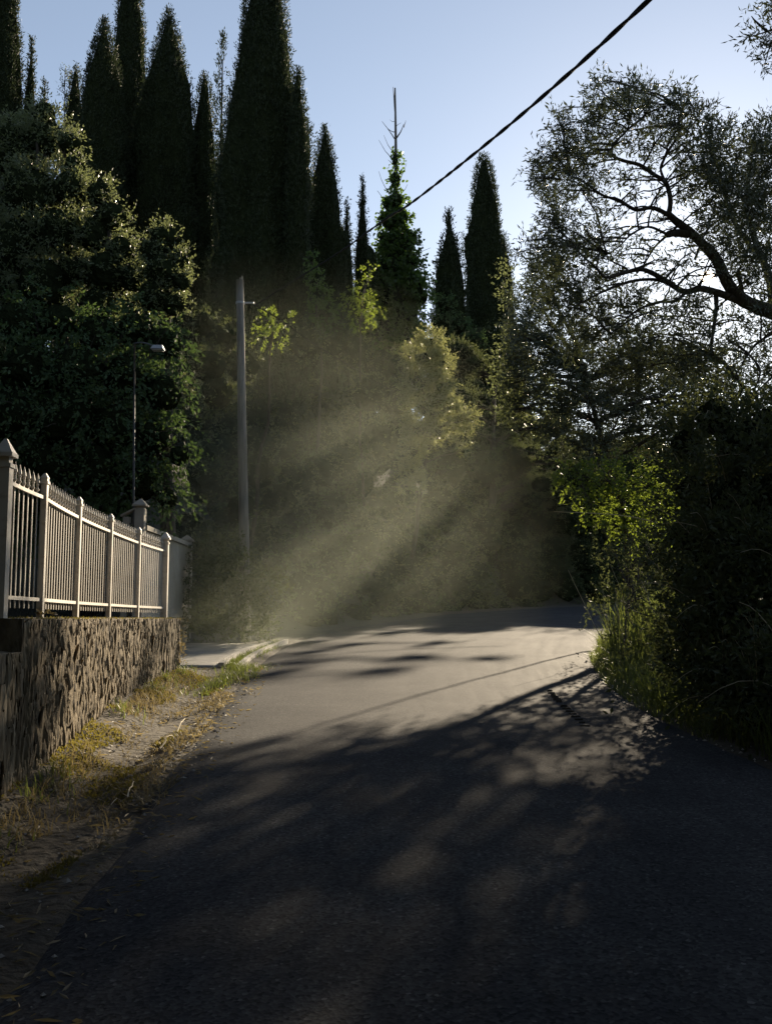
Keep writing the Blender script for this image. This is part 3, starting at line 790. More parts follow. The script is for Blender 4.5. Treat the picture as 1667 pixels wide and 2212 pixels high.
limb([(1443, 466), (1447, 432), (1437, 395), (1413, 378), (1382, 357), (1345, 347), (1324, 337), (1321, 320), (1335, 300), (1352, 283), (1362, 255)], 14.3, 14.0, 0.040, 0.011)
limb([(1446, 466), (1409, 449), (1372, 453), (1335, 432), (1301, 422), (1263, 395), (1230, 380)], 14.3, 13.6, 0.037, 0.009)
limb([(1437, 397), (1426, 364), (1437, 337), (1454, 310), (1470, 275), (1475, 240)], 14.2, 14.6, 0.022, 0.007)
limb([(1590, 648), (1542, 630), (1508, 624), (1477, 630), (1440, 609), (1406, 589), (1379, 582), (1338, 592), (1307, 599), (1287, 578)], 14.7, 13.2, 0.059, 0.017)
limb([(1477, 630), (1426, 606), (1372, 606), (1318, 623), (1270, 646), (1225, 672)], 14.2, 13.4, 0.031, 0.009)
limb([(1480, 632), (1457, 650), (1420, 653), (1382, 667), (1350, 690), (1320, 720)], 14.2, 13.7, 0.028, 0.007)
limb([(1440, 506), (1399, 490), (1362, 507), (1338, 531), (1310, 550)], 14.3, 13.9, 0.022, 0.006)
limb([(1438, 510), (1413, 534), (1392, 568), (1375, 590)], 14.3, 14.2, 0.019, 0.007)
limb([(1545, 632), (1546, 668), (1540, 710), (1532, 770)], 14.6, 14.4, 0.040, 0.019)
limb([(1604, 650), (1598, 610), (1592, 590), (1600, 575)], 14.8, 14.7, 0.037, 0.019)
limb([(1670, 676), (1660, 600), (1630, 520), (1610, 440), (1620, 360), (1630, 300)], 14.9, 15.4, 0.074, 0.012)
limb([(1640, 560), (1580, 470), (1560, 400), (1540, 330), (1520, 280)], 15.2, 15.0, 0.043, 0.009)
limb([(1560, 780), (1600, 830), (1640, 870), (1680, 930)], 13.6, 13.2, 0.031, 0.019)
limb([(1572, 735), (1610, 760), (1640, 800), (1625, 850), (1600, 900)], 13.9, 13.2, 0.022, 0.007)
limb([(1667, 720), (1630, 745), (1600, 790), (1580, 830), (1585, 880)], 14.2, 13.4, 0.022, 0.006)
limb([(1680, 800), (1640, 840), (1600, 870), (1570, 905)], 14.0, 13.4, 0.019, 0.006)
limb([(1500, 560), (1525, 500), (1560, 470)], 14.4, 14.7, 0.019, 0.006)

oc = []
for (x, y, r) in [(1298, 215, 34), (1285, 190, 14), (1250, 265, 44), (1215, 285, 30), (1310, 265, 46), (1378, 215, 46), (1350, 200, 26), (1395, 250, 40), (1340, 240, 30), (1225, 340, 50), (1190, 330, 28), (1175, 370, 34), (1165, 395, 18), (1260, 330, 46), (1300, 315, 34),
                  (1205, 400, 46), (1180, 430, 26), (1245, 395, 40), (1285, 375, 30), (1462, 225, 28), (1468, 205, 12), (1480, 260, 40), (1510, 255, 36), (1445, 270, 34), (1420, 280, 26), (1535, 285, 36), (1400, 310, 28), (1365, 310, 26), (1350, 370, 18), (1395, 385, 16), (1460, 310, 30),
                  (1225, 470, 46), (1190, 490, 36), (1275, 440, 32), (1205, 540, 50), (1170, 555, 40), (1260, 530, 40), (1230, 590, 50), (1285, 560, 26), (1180, 610, 50), (1300, 500, 22), (1330, 560, 18), (1350, 540, 16), (1310, 610, 34), (1270, 640, 46), (1215, 660, 50),
                  (1500, 330, 50), (1545, 350, 56), (1560, 300, 36), (1590, 360, 52), (1620, 320, 44), (1650, 290, 40), (1660, 350, 60), (1700, 320, 80), (1520, 400, 52), (1570, 420, 60), (1620, 410, 60), (1670, 430, 70), (1540, 460, 46), (1600, 480, 60), (1650, 500, 66), (1580, 520, 40), (1620, 550, 46), (1670, 580, 60), (1510, 500, 30), (1500, 540, 22), (1480, 370, 26), (1575, 275, 8),
                  (1360, 640, 34), (1400, 620, 22), (1340, 680, 46), (1290, 700, 52), (1400, 690, 34), (1440, 665, 26), (1380, 730, 44), (1470, 690, 30), (1330, 750, 50), (1440, 720, 36), (1250, 730, 52), (1490, 740, 40), (1400, 780, 50), (1500, 660, 24), (1530, 700, 30), (1450, 780, 46), (1530, 760, 40), (1580, 690, 24), (1620, 700, 30), (1570, 610, 18), (1630, 610, 26), (1500, 800, 46), (1350, 810, 50), (1655, 740, 24), (1590, 740, 26), (1620, 770, 26), (1650, 800, 30), (1580, 790, 30), (1610, 830, 34), (1655, 860, 34), (1570, 850, 30), (1640, 660, 24), (1690, 700, 40), (1690, 800, 40), (1440, 560, 14), (1460, 590, 14), (1400, 545, 14), (1420, 420, 14), (1365, 420, 12), (1330, 470, 14), (1380, 470, 12), (1283, 180, 12), (1301, 172, 10), (1345, 195, 14), (1375, 184, 16), (1465, 196, 13), (1482, 215, 15), (1506, 226, 13), (1540, 250, 13), (1200, 246, 16), (1212, 266, 13), (1150, 362, 15), (1146, 386, 11), (1160, 346, 11), (1120, 546, 14), (1138, 520, 15), (1168, 470, 16), (1310, 400, 18), (1345, 395, 14), (1405, 350, 16), (1375, 400, 13), (1315, 455, 16), (1355, 500, 14), (1385, 520, 13), (1420, 480, 12), (1300, 530, 18), (1330, 520, 12), (1365, 560, 14), (1410, 570, 13), (1440, 590, 12), (1490, 575, 12), (1480, 600, 10), (1560, 565, 16), (1500, 645, 15), (1460, 540, 12), (1410, 510, 10), (1350, 440, 11), (1470, 430, 16), (1465, 400, 14), (1575, 640, 12), (1488, 560, 13), (1484, 615, 13), (1510, 655, 14), (1566, 590, 12), (1545, 540, 13), (1470, 570, 12), (1590, 560, 18), (1600, 610, 16)]:
    oc.append(clump(x, y, r * 0.95, 14.3 + RNG.uniform(-1.4, 1.4)))
root = np.concatenate(limbs)
mb = MB(); limbs_to(mb, root, oc, 0.016, 11); tag(mb.build('twigs', M['bark'], olive), kind='stuff')
mb = MB(); crown(mb, oc, 160, 9, 0.088, 0.022, 0.27, 0.75, 0.0, 0, 0.25, 0.2, 0.55, lump=0.9)
mb.build('crown', [M['olive'], M['inner']], olive)

# another olive; only a corner tip shows, unseen crown overhead added to block skylight
Yt = 9.0
NX, NY = 5.6, 3.0
tipo = thing('olive_tree', 'olive branch tip reaching in at the top right corner against clear sky, with unseen crown added overhead to block skylight', 'olive tree', (NX, NY, tz(NX, NY)))
nb_ = np.array([NX, NY, tz(NX, NY) - .1])
mb = MB(); np_ = dense(np.vstack([nb_, nb_ + [-.2, .1, 1.6], nb_ + [-.3, .4, 3.2], nb_ + [-.6, 1.2, 5.0]])); mb.tube(np_, np.linspace(0.34, 0.15, len(np_)), 9); mb.build('trunk', M['bark'], tipo, smooth=True)
mb = MB(); p = dense(np.vstack([np_[-1], P(1850, 20, 7.4), P(1760, 40, Yt)])); mb.tube(p, np.linspace(0.10, 0.014, len(p)), 6); mb.build('branch', M['bark'], tipo, smooth=True)
for pts in ([(1762, 40), (1700, 50), (1650, 70), (1610, 82)], [(1700, 50), (1665, 95), (1650, 140)], [(1720, 45), (1680, 20), (1640, 5)], [(1655, 68), (1630, 45), (1622, 35)]):
    p = dense(L3(pts, Yt, Yt + 0.1)); mb = MB(); mb.tube(p, np.linspace(0.014, 0.004, len(p)), 5); mb.build('twig', M['bark'], tipo)
mb = MB(); crown(mb, [clump(1655, 75, 34, Yt), clump(1620, 80, 18, Yt), clump(1655, 35, 22, Yt), clump(1650, 130, 16, Yt), clump(1690, 110, 36, Yt), clump(1665, 5, 18, Yt), clump(1700, 40, 40, Yt)], 150, 9, 0.066, 0.015, 0.2, 0.75, 0, 0, 0.2, 0.1, 0.4)
over = []  # crown clumps out of view, added to darken the near road
for x, y, z, r in [(4.5, 5.5, 7.2, 1.3), (5.5, 3.0, 7.6, 1.6), (3.2, 2.0, 7.8, 1.5), (1.6, 0.0, 7.6, 1.5), (4.0, -1.0, 7.2, 1.7), (6.5, 0.0, 6.6, 1.7), (0.2, -2.0, 7.0, 1.5), (2.4, -3.0, 6.6, 1.7), (5.0, -4.0, 6.2, 1.8), (-1.2, -0.5, 7.2, 1.2), (-1.6, -4.0, 6.4, 1.6), (7.5, -3.0, 5.4, 1.8), (7.2, 3.5, 6.2, 1.6), (1.0, -5.5, 5.6, 1.7), (3.5, -6.5, 4.8, 1.8), (-2.5, -6.5, 5.0, 1.7), (-3.6, -2.5, 6.8, 1.6), (-4.2, -6.0, 6.2, 1.8), (-5.8, -4.0, 6.4, 1.8), (-3.2, 1.0, 7.4, 1.2), (-5.2, 0.0, 7.2, 1.6), (-0.5, -8.5, 6.0, 2.0), (-4.0, -9.5, 7.0, 2.0), (3.0, -9.5, 6.5, 2.0), (6.5, -7.5, 6.5, 2.0), (2.6, -0.8, 8.8, 1.4), (-6.5, -8, 7.5, 2.0), (-7, 1.5, 7.6, 1.6), (0, 4.2, 7.6, 1.3), (-2.2, 4.6, 7.9, 1.3), (2.1, 4.8, 8.0, 1.3), (0.5, 7.0, 9.6, 1.4), (3.0, 8.0, 10.0, 1.4), (-2.5, 7.6, 10.0, 1.4), (-4.6, 4.8, 8.4, 1.4), (5.4, 8.4, 9.6, 1.4)]:
    over.append((np.array([x, y, z]), np.array([r, r, r * 0.75])))
crown(mb, over, 12, 7, 0.16, 0.06, 0.5, 0.8, 0, 0.85, 0.1, 0.3, 0.3)
mb.build('crown', [M['olive'], M['inner']], tipo)
mb = MB(); limbs_to(mb, np_[8:], over, 0.06, 21); tag(mb.build('limbs', M['bark'], tipo), kind='stuff')

# ------------------------------------------------------------------ right side: shrubs, reeds, thicket
R1 = [clump(x, y, r, 22.5 + RNG.uniform(-1.2, 1.2)) for x, y, r in [(1170, 600, 44), (1140, 640, 36), (1120, 690, 34), (1180, 690, 52), (1160, 760, 54), (1230, 750, 60), (1135, 730, 36), (1200, 820, 60), (1280, 810, 64), (1340, 850, 64), (1260, 890, 60), (1400, 850, 60), (1460, 870, 60), (1330, 920, 60), (1200, 890, 44), (1400, 930, 60), (1180, 930, 34), (1230, 960, 44), (1290, 980, 40), (1520, 850, 60), (1480, 930, 60), (1560, 920, 60), (1430, 800, 50), (1480, 800, 50), (1350, 785, 44), (1400, 760, 44), (1540, 800, 50)]] + [clump(x, y, r, 24.2) for x, y, r in [(1102, 830, 26), (1098, 775, 26), (1104, 885, 24), (1110, 725, 24), (1120, 930, 22), (1128, 850, 26), (1126, 780, 26)]]
tree('wild_olive', 'dark loose-leaved tree overhanging the road, left rim of the right-hand greenery', 'tree', (6.2, 23.2), R1, 'olive', 78, 8, 0.10, 0.033, 0.34, 0.11, 0.0, gaps=0.42, inner=0.3, lump=0.7)
R2 = [clump(x, y, r, 24.5) for x, y, r in [(1140, 800, 32), (1170, 835, 40), (1210, 860, 40), (1150, 880, 36), (1135, 920, 24), (1195, 920, 26), (1090, 600, 20), (1095, 640, 20), (1101, 830, 30), (1097, 775, 28), (1104, 885, 28), (1110, 725, 26), (1096, 800, 26), (1100, 860, 26)]]
tree('hedge_shrub', 'pale sunlit shrub edge left of the dark right-hand greenery, above the far cable', 'shrub', (6.9, 26.4), R2, 'oak', 34, 7, 0.10, 0.05, 0.30, 0.03, 0.0, branch_r=0.03)
R3 = [clump(x, y, r, 19.0 + RNG.uniform(-.5, .5)) for x, y, r in [(1215, 1015, 24), (1245, 1035, 34), (1300, 1030, 46), (1360, 1030, 50), (1415, 1045, 46), (1280, 1085, 36), (1340, 1095, 46), (1400, 1110, 44), (1440, 1080, 40), (1300, 1125, 30), (1360, 1150, 36), (1430, 1150, 36)]]
tree('locust_shrub', 'bush of backlit yellow-green leaves at the road edge above the reeds', 'shrub', (4.9, 19.6), R3, 'lime', 46, 8, 0.085, 0.042, 0.30, 0.08, 0.0, droop=0.25, branch_r=0.025)
R4 = [clump(x, y, r, Y) for x, y, r, Y in [(1480, 960, 60, 13), (1540, 900, 70, 12.5), (1600, 960, 90, 12), (1670, 930, 90, 12), (1500, 1060, 70, 12.5), (1580, 1070, 100, 11.5), (1680, 1080, 120, 11), (1480, 1160, 60, 12.2), (1550, 1190, 100, 11), (1660, 1220, 130, 10.4), (1490, 1260, 66, 11.6),
      (1570, 1320, 110, 10.4), (1680, 1370, 140, 9.8), (1500, 1370, 70, 11.0), (1590, 1440, 100, 9.8), (1700, 1500, 120, 9.2), (1520, 1450, 66, 10.4), (1640, 1540, 80, 9.0), (1460, 1420, 50, 11.4), (1760, 1250, 160, 10), (1760, 1000, 150, 11), (1760, 1480, 150, 8.6), (1560, 1500, 60, 9.8)]]
tree('bramble_thicket', 'nearly black thicket filling the right foreground beside the road', 'thicket', (5.2, 10.6), R4, 'bank', 84, 7, 0.085, 0.038, 0.32, 0.08, 0.55, branch_r=0.02, up=0.1, lump=0.9)

R4T = [t_ for t_ in bpy.data.objects if t_.name.startswith('bramble_thicket')][0]
mb = MB(); ms = MB()
for c, R in R4:
    n = 10
    d = norm(rand_unit(n) + np.array([-0.5, -0.4, 0.6])); o_ = c + d * R * 0.75; ln = RNG.uniform(0.3, 0.8, n)
    add_sprays(mb, o_, d, ln, 14, 0.075, 0.034, 0.9, 0.35)
    for a_, d_, l_ in zip(o_[:3], d[:3], ln[:3]):
        ms.tube(bez(a_, a_ + d_ * l_ * 1.1 + np.array([0, 0, -0.12 * l_]), 0.12, 5, 0.05, 3), np.linspace(0.005, 0.002, 5), 4)
mb.build('shoots', [M['bank'], M['inner']], R4T)
tag(ms.build('stalks', M['straw'], R4T), kind='stuff')

R5 = [clump(x, y, r, Y) for x, y, r, Y in [(1330, 1225, 40, 17.4), (1385, 1195, 48, 17.2), (1425, 1285, 50, 15.5), (1350, 1315, 38, 16.6), (1440, 1370, 46, 14), (1300, 1175, 30, 18.2), (1385, 1390, 34, 15), (1292, 1285, 24, 18), (1420, 1180, 50, 16), (1325, 1380, 22, 16.2), (1280, 1330, 16, 18.5), (1345, 1425, 18, 14), (1440, 1450, 30, 12.6)]]
tree('roadside_shrub', 'dark leafy shrub growing through the reeds at the inside of the bend', 'shrub', (4.9, 16.8), R5, 'bank', 46, 7, 0.085, 0.036, 0.30, 0.05, 0.0, branch_r=0.015, lump=0.8)

def blades(mb, pts, h, wdt, lean=0.35, mat=0, seg=3, hj=0.4):
    """bent grass blades standing on pts"""
    n = len(pts)
    hh = h * RNG.uniform(1 - hj, 1 + hj, n)
    a = RNG.uniform(0, 6.283, n); ln = lean * RNG.uniform(0.2, 1.4, n)
    d = np.stack([np.cos(a), np.sin(a), np.zeros(n)], -1)
    s = np.stack([-np.sin(a + RNG.normal(size=n) * .8), np.cos(a), np.zeros(n)], -1)
    rows = []
    for i in range(seg + 1):
        t = i / seg
        c = pts + np.array([0, 0, 1.0]) * (hh * t * (1 - 0.25 * (ln * t) ** 2))[:, None] + d * (hh * ln * t * t)[:, None]
        w_ = wdt * (1 - t ** 1.5) * 0.5 + 0.0006
        rows.append(c - s * w_); rows.append(c + s * w_)
    V = np.stack(rows, 1)
    m = 2 * (seg + 1)
    i = np.arange(n)[:, None] * m
    fs = [i + np.array([[2 * q, 2 * q + 1, 2 * q + 3, 2 * q + 2]]) for q in range(seg)]
    mb.add(V.reshape(-1, 3), np.concatenate(fs), mat)

def edge_pts(poly, y0, y1, n, d0, d1, side):
    """random points alongside an edge; side +1 = to the left"""
    seg = poly[(poly[:, 1] > y0) & (poly[:, 1] < y1)]
    s = RNG.uniform(0, len(seg) - 1.001, n); i = s.astype(int); f = (s - i)[:, None]
    p = seg[i] * (1 - f) + seg[i + 1] * f
    tg = norm(seg[i + 1] - seg[i]); nrm = np.stack([-tg[:, 1], tg[:, 0]], -1) * side
    q = p + nrm * RNG.uniform(d0, d1, n)[:, None]
    return np.concatenate([q, terrain(q[:, 0], q[:, 1])[:, None]], -1)

reed = thing('reed_clump', 'tall bright green reeds backlit at the inside of the bend', 'reeds', (4.3, 17.6, tz(4.3, 17.6)))
mb = MB(); pp = edge_pts(RIGHT, 14.0, 19.5, 800, 0.25, 1.5, -1); blades(mb, pp, 0.95, 0.024, 0.38, seg=5); mb.build('blades', [M['grass']], reed)
mb = MB()
for i in range(16):
    b_ = pp[i * 11] ; e = b_ + np.array([RNG.normal() * .3 - 0.3, RNG.normal() * .3, RNG.uniform(1.1, 1.7)])
    mb.tube(bez(b_, e, 0.0, 6, 0.04, i), np.linspace(0.008, 0.004, 6), 4)
e0 = P(1440, 1135, 17.0); e1 = P(1195, 1105, 16.4)
mb.tube(bez(e0, e1, 0.03, 8, 0.02, 2), np.linspace(0.010, 0.004, 8), 5)
tag(mb.build('stalks', M['straw'], reed), kind='stuff')
mb = MB()
blades(mb, edge_pts(RIGHT, -4, 21, 9000, 0.05, 1.5, -1), 0.38, 0.011, 0.6)
blades(mb, edge_pts(RIGHT, 9, 20, 2600, -0.10, 0.35, -1), 0.16, 0.009, 0.8)
tag(mb.build('verge_grass', [M['grass']]), 'grass fringe along the inner edge of the road', 'grass', kind='stuff')

# ------------------------------------------------------------------ retaining wall
WY = np.array([2.0, 4.0, 6.0, 6.9, 8.1, 9.7, 11.3, 13.0, 15.2])
WX = np.array([-1.98, -2.20, -2.42, -2.51, -2.63, -2.84, -2.98, -3.08, -3.13])
def face_x(y):
    return np.interp(y, WY, WX)
WTOP, NTOP, WSPLIT, WEND, WTH = 1.475, 1.245, 6.9, 15.2, 0.46
wall = thing('retaining_wall', 'rough vertical-slab stone wall under the iron fence, ending at the driveway', 'wall', (-2.9, 11.0, tz(-2.4, 11.0)))
lowwall = thing('low_wall', 'lower shaded stretch of rough stone wall at the left picture edge', 'wall', (-2.3, 4.5, tz(-1.9, 4.5)))

def wall_core(parent, y0, y1, top, seed):
    n = int((y1 - y0) / 0.045) + 2
    ys = np.linspace(y0, y1, n); zb = plane(ys) - 0.35
    nz = 30
    tt = np.linspace(0, 1, nz)
    Z = zb[:, None] * (1 - tt) + top * tt
    Yg = np.repeat(ys[:, None], nz, 1)
    dsp = 0.03 * fbm(Yg * 9, Z * 2.2, seed=seed, o=4) + 0.02 * fbm(Yg * 30, Z * 7, seed=seed + 3)
    X = face_x(Yg) - 0.022 + dsp
    mb = MB()
    mb.grid(np.stack([X, Yg, Z], -1)[:, ::-1])
    # rough top and the two end faces
    wv = np.linspace(0, 1, 8)
    Xt = X[:, -1:] * (1 - wv) + (X[:, -1:] - WTH) * wv
    Yt_ = np.repeat(ys[:, None], 8, 1)
    edge = np.where((wv > 0) , 1, 0)
    Zt = top + edge * 0.035 * fbm(Xt * 9, Yt_ * 9, seed=seed + 7)
    mb.grid(np.stack([Xt, Yt_, Zt], -1)[:, ::-1])
    for e in (0, -1):
        Xe = X[e][:, None] * (1 - wv) + (X[e][:, None] - WTH) * wv
        Ze = np.repeat(Z[e][:, None], 8, 1)
        inner_ = np.where((wv > 0) & (wv < 1), 1.0, 0.0)[None] * np.where((tt > 0) & (tt < 1), 1.0, 0.0)[:, None]
        Ye = ys[e] + (0.05 * fbm(Xe * 9, Ze * 2.5, seed=seed + 11)) * inner_
        mb.grid(np.stack([Xe, Ye, Ze], -1))
    mb.grid(np.stack([np.repeat((X[:, -1] - WTH)[:, None], 2, 1), np.repeat(ys[:, None], 2, 1), np.stack([zb, np.full(n, top)], 1)], -1))
    return mb.build('mortar_bed', M['mortar'], parent, smooth=False)

wall_core(wall, WSPLIT, WEND, WTOP, 31)
wall_core(lowwall, 2.0, WSPLIT - 0.004, NTOP, 41)

def stone_mesh(seed):
    """upright splinter of stone, about 1 x 1 x 1 before scaling (x = out of the wall, y = along, z = up)"""
    r = np.random.default_rng(seed)
    nz, na = 5, 6
    ang = np.linspace(0, 2 * np.pi, na, endpoint=False) + r.uniform(-.25, .25, na)
    V = np.zeros((na, nz, 3))
    for j in range(nz):
        t = j / (nz - 1)
        w_ = (0.62 + 0.38 * math.sin(math.pi * min(1, max(0, t * 1.05)))) * 0.5
        ox, oy = r.uniform(-.07, .07), r.uniform(-.10, .10)
        rad = w_ * (1 + r.uniform(-.22, .22, na))
        V[:, j, 0] = np.cos(ang) * rad + ox
        V[:, j, 1] = np.sin(ang) * rad + oy
        V[:, j, 2] = t - 0.5 + r.uniform(-.05, .05, na)
    mb = MB(); mb.grid(V, closed_u=True)
    b0 = mb.n; mb.v.append(np.array([[0, 0, -.56], [0, 0, .56]])); mb.n += 2
    ii = np.arange(na)
    mb.tri = [(np.stack([((ii + 1) % na) * nz, ii * nz, np.full(na, b0)], -1), 0), (np.stack([ii * nz + nz - 1, ((ii + 1) % na) * nz + nz - 1, np.full(na, b0 + 1)], -1), 0)]
    return mb.mesh('stone', M['stone']), V, mb
variants = [stone_mesh(100 + i) for i in range(10)]

stones = []
y = 2.05
while y < WEND - 0.03:
    wd = RNG.uniform(0.025, 0.085)
    top = (WTOP if y > WSPLIT else NTOP) - 0.01
    z = 0.042 * y - 0.10 - RNG.uniform(0, 0.2)
    while z < top - 0.04:
        h = min(wd * RNG.uniform(1.2, 4.2), top - z)
        if RNG.uniform() < 0.90 and h > 0.05:
            yc = y + wd / 2 + RNG.normal() * 0.008
            if not (WSPLIT - 0.05 < yc < WSPLIT + 0.02 and z > NTOP - 0.1):
                stones.append((yc, z + h / 2, wd * 1.12, h * 1.06, RNG.uniform(0.018, 0.042), RNG.normal() * 0.2, RNG.normal() * 0.25))
        z += h * RNG.uniform(0.92, 1.06)
    y += wd * 0.86
near = [s for s in stones if 7.2 < s[0]]
near.sort(key=lambda s: -s[2] * s[3] / s[0] ** 2)
big = near[:300]; bigset = set(id(s) for s in big)
Minv = Matrix.Translation(-Vector(wall.location))
for i, s in enumerate(big):
    o = bpy.data.objects.new('stone', variants[i % 10][0])
    COL.objects.link(o); o.parent = wall; o.matrix_parent_inverse = Minv
    o.location = (float(face_x(s[0])) - 0.02, s[0], s[1]); o.scale = (s[4], s[2], s[3])
    o.rotation_euler = (s[6] * 0.6, s[5] * 0.5, s[5])
def stone_stuff(lst, parent, name):
    mb = MB()
    for i, s in enumerate(lst):
        V = variants[i % 10][1]
        c, sn = math.cos(s[5]), math.sin(s[5])
        W_ = V * np.array([s[4], s[2], s[3]])
        W_ = np.stack([W_[..., 0] * c - W_[..., 1] * sn, W_[..., 0] * sn + W_[..., 1] * c + s[6] * 0.5 * W_[..., 2], W_[..., 2]], -1)
        mb.grid(W_ + np.array([float(face_x(s[0])) - 0.02, s[0], s[1]]), closed_u=True)
    tag(mb.build(name, M['stone'], parent), kind='stuff')
stone_stuff([s for s in stones if s[0] >= WSPLIT and id(s) not in bigset], wall, 'small_stones')
stone_stuff([s for s in stones if s[0] < WSPLIT], lowwall, 'small_stones')
# moss and litter on top of the wall
mb = MB(); n = 1500; q = RNG.uniform(6.95, 15.15, n)
blades(mb, np.stack([face_x(q) - RNG.uniform(-0.01, 0.42, n), q, np.full(n, WTOP - 0.004)], -1), 0.022, 0.010, 1.2, seg=2)
mosso = mb.build('moss', [M['moss']], wall); tag(mosso, kind='stuff')

# ------------------------------------------------------------------ iron fence on the wall
FP = [(-2.745, 7.02, 1), (-2.83, 8.1, 0), (-3.04, 9.7, 0), (-3.17, 11.3, 0), (-3.27, 13.0, 0), (-3.28, 14.62, 1)]
fence = thing('iron_fence', 'cream painted iron railing with spear tips and square posts on the stone wall', 'fence', (-3.0, 10.8, WTOP))
FZ = WTOP - 0.02
def small_post():
    mb = MB(); mb.box((-.025, -.025, 0), (.025, .025, 1.13)); mb.frustum((0, 0), 0.068, 0.068, 1.131, 1.152); mb.frustum((0, 0), 0.056, 0.054, 1.153, 1.180); mb.frustum((0, 0), 0.064, 0.016, 1.181, 1.222)
    return mb.mesh('post', M['paint'])
def big_post():
    mb = MB(); mb.box((-.047, -.047, 0), (.047, .047, 1.12)); mb.frustum((0, 0), 0.112, 0.112, 1.121, 1.146); mb.frustum((0, 0), 0.082, 0.082, 1.147, 1.185); mb.frustum((0, 0), 0.140, 0.140, 1.186, 1.210); mb.frustum((0, 0), 0.132, 0.02, 1.2105, 1.30)
    return mb.mesh('post', M['paint'])
pm, pb = small_post(), big_post()
FI = Matrix.Translation(-Vector(fence.location))
def put(name, me, loc, rz=0.0, parent=fence, inv=FI, sc=None):
    o = bpy.data.objects.new(name, me); COL.objects.link(o)
    o.parent = parent; o.matrix_parent_inverse = inv
    o.location = loc; o.rotation_euler = (0, 0, rz)
    if sc: o.scale = sc
    return o
mbar = MB(); mbar.box((-.004, -.009, 0.10), (.004, .009, 1.06)); bar_me = mbar.mesh('bar', M['paint'], smooth=False)
mfin = MB()
prof = [(1.055, .010), (1.070, .018), (1.080, .010), (1.100, .009), (1.108, .016), (1.118, .009), (1.130, .018), (1.150, .014), (1.205, .001)]
mfin.tube(np.array([[0, 0, z_] for z_, r_ in prof]), [r_ for z_, r_ in prof], 6); fin_me = mfin.mesh('spear_tip', M['paint'])
for (x, y, b_) in FP:
    put('post', pb if b_ else pm, (x, y, FZ - (0.22 if b_ and y < 8 else 0)), 0.06, sc=(1, 1, 1.18) if b_ and y < 8 else None)
for (x0, y0, b0), (x1, y1, b1) in zip(FP[:-1], FP[1:]):
    d = np.array([x1 - x0, y1 - y0]); Ls = np.linalg.norm(d); ang = math.atan2(d[1], d[0])
    bow = -0.012
    s = np.linspace(0.04 / Ls, 1 - 0.04 / Ls, 9)
    nx, ny = d[1] / Ls, -d[0] / Ls
    ctr = np.stack([x0 + d[0] * s + nx * bow * 4 * s * (1 - s), y0 + d[1] * s + ny * bow * 4 * s * (1 - s)], -1)
    for zz in (0.175, 1.015):
        mb = MB(); sec = [(-.010, -.014), (.010, -.014), (.010, .014), (-.010, .014)]
        V = np.array([[[c[0] + nx * a, c[1] + ny * a, FZ + zz + b] for c in ctr] for a, b in sec])
        mb.grid(V, closed_u=True)
        mb.add(V[:, 0], [(0, 1, 2, 3)]); mb.add(V[:, -1], [(3, 2, 1, 0)])
        mb.build('rail', M['paint'], fence)
    nb = int(round(Ls / 0.115)) - 1
    for i in range(nb):
        f = (i + 1) / (nb + 1)
        px_ = x0 + d[0] * f + nx * bow * 4 * f * (1 - f) - nx * 0.021; py_ = y0 + d[1] * f + ny * bow * 4 * f * (1 - f) - ny * 0.021
        bo = put('bar', bar_me, (px_, py_, FZ), ang - math.pi / 2)
        fo = bpy.data.objects.new('spear_tip', fin_me); COL.objects.link(fo); fo.parent = bo

# ------------------------------------------------------------------ gate pier and boundary wall across the driveway
gp = P(298, 1335, 17.6); gx_, gyy = float(gp[0]), 17.6
gz = tz(gx_, gyy) - 0.2
def pier(name, label, cx, cy, w_, zt, capw):
    t = thing(name, label, 'gate pier', (cx, cy, gz))
    mb = MB(); mb.box((cx - w_ / 2, cy - w_ / 2, gz), (cx + w_ / 2, cy + w_ / 2, zt - 0.16)); mb.build('shaft', M['plaster'], t)
    mb = MB(); mb.frustum((cx, cy), w_ * 0.86, w_ * 0.86, zt - 0.16, zt - 0.12); mb.frustum((cx, cy), capw, capw, zt - 0.119, zt - 0.09); mb.frustum((cx, cy), capw * 0.97, 0.03, zt - 0.0895, zt + 0.02)
    mb.build('cap', M['plaster'], t)
    return t
zt1 = float(P(298, 1080, 17.6)[2])
pier('gate_pier', 'taller plastered gate pier with pyramid cap behind the last fence post', gx_, gyy, 0.17, zt1, 0.25)
y2 = 22.6; x2 = float(P(401, 1335, y2)[0])
zt2 = float(P(401, 1158, y2)[2])
pier('gate_pier', 'far hazy pier at the end of the plain plastered boundary wall', x2, y2, 0.22, zt2, 0.30)
bw = thing('boundary_wall', 'plain grey-beige plastered wall running between the two gate piers', 'wall', (gx_, 20.0, gz))
za = float(P(309, 1135, 17.75)[2]); zb2 = float(P(396, 1172, 22.4)[2])
def slab(mb, y0, y1, w_, za0, za1, zb0, zb1, off=0.0):
    xa = np.interp(y0, [gyy, y2], [gx_, x2]) + off; xb = np.interp(y1, [gyy, y2], [gx_, x2]) + off
    v = [(xa - w_, y0, za0), (xa + w_, y0, za0), (xb + w_, y1, zb0), (xb - w_, y1, zb0), (xa - w_, y0, za1), (xa + w_, y0, za1), (xb + w_, y1, zb1), (xb - w_, y1, zb1)]
    mb.add(v, [(0, 3, 2, 1), (4, 5, 6, 7), (0, 1, 5, 4), (1, 2, 6, 5), (2, 3, 7, 6), (3, 0, 4, 7)])
c0, c1 = gyy + 0.09, y2 - 0.115
h1 = 1.02
mb = MB(); slab(mb, c0, c1, 0.075, gz, gz + h1, gz, gz + h1 + .2); mb.build('plinth', M['plaster'], bw)
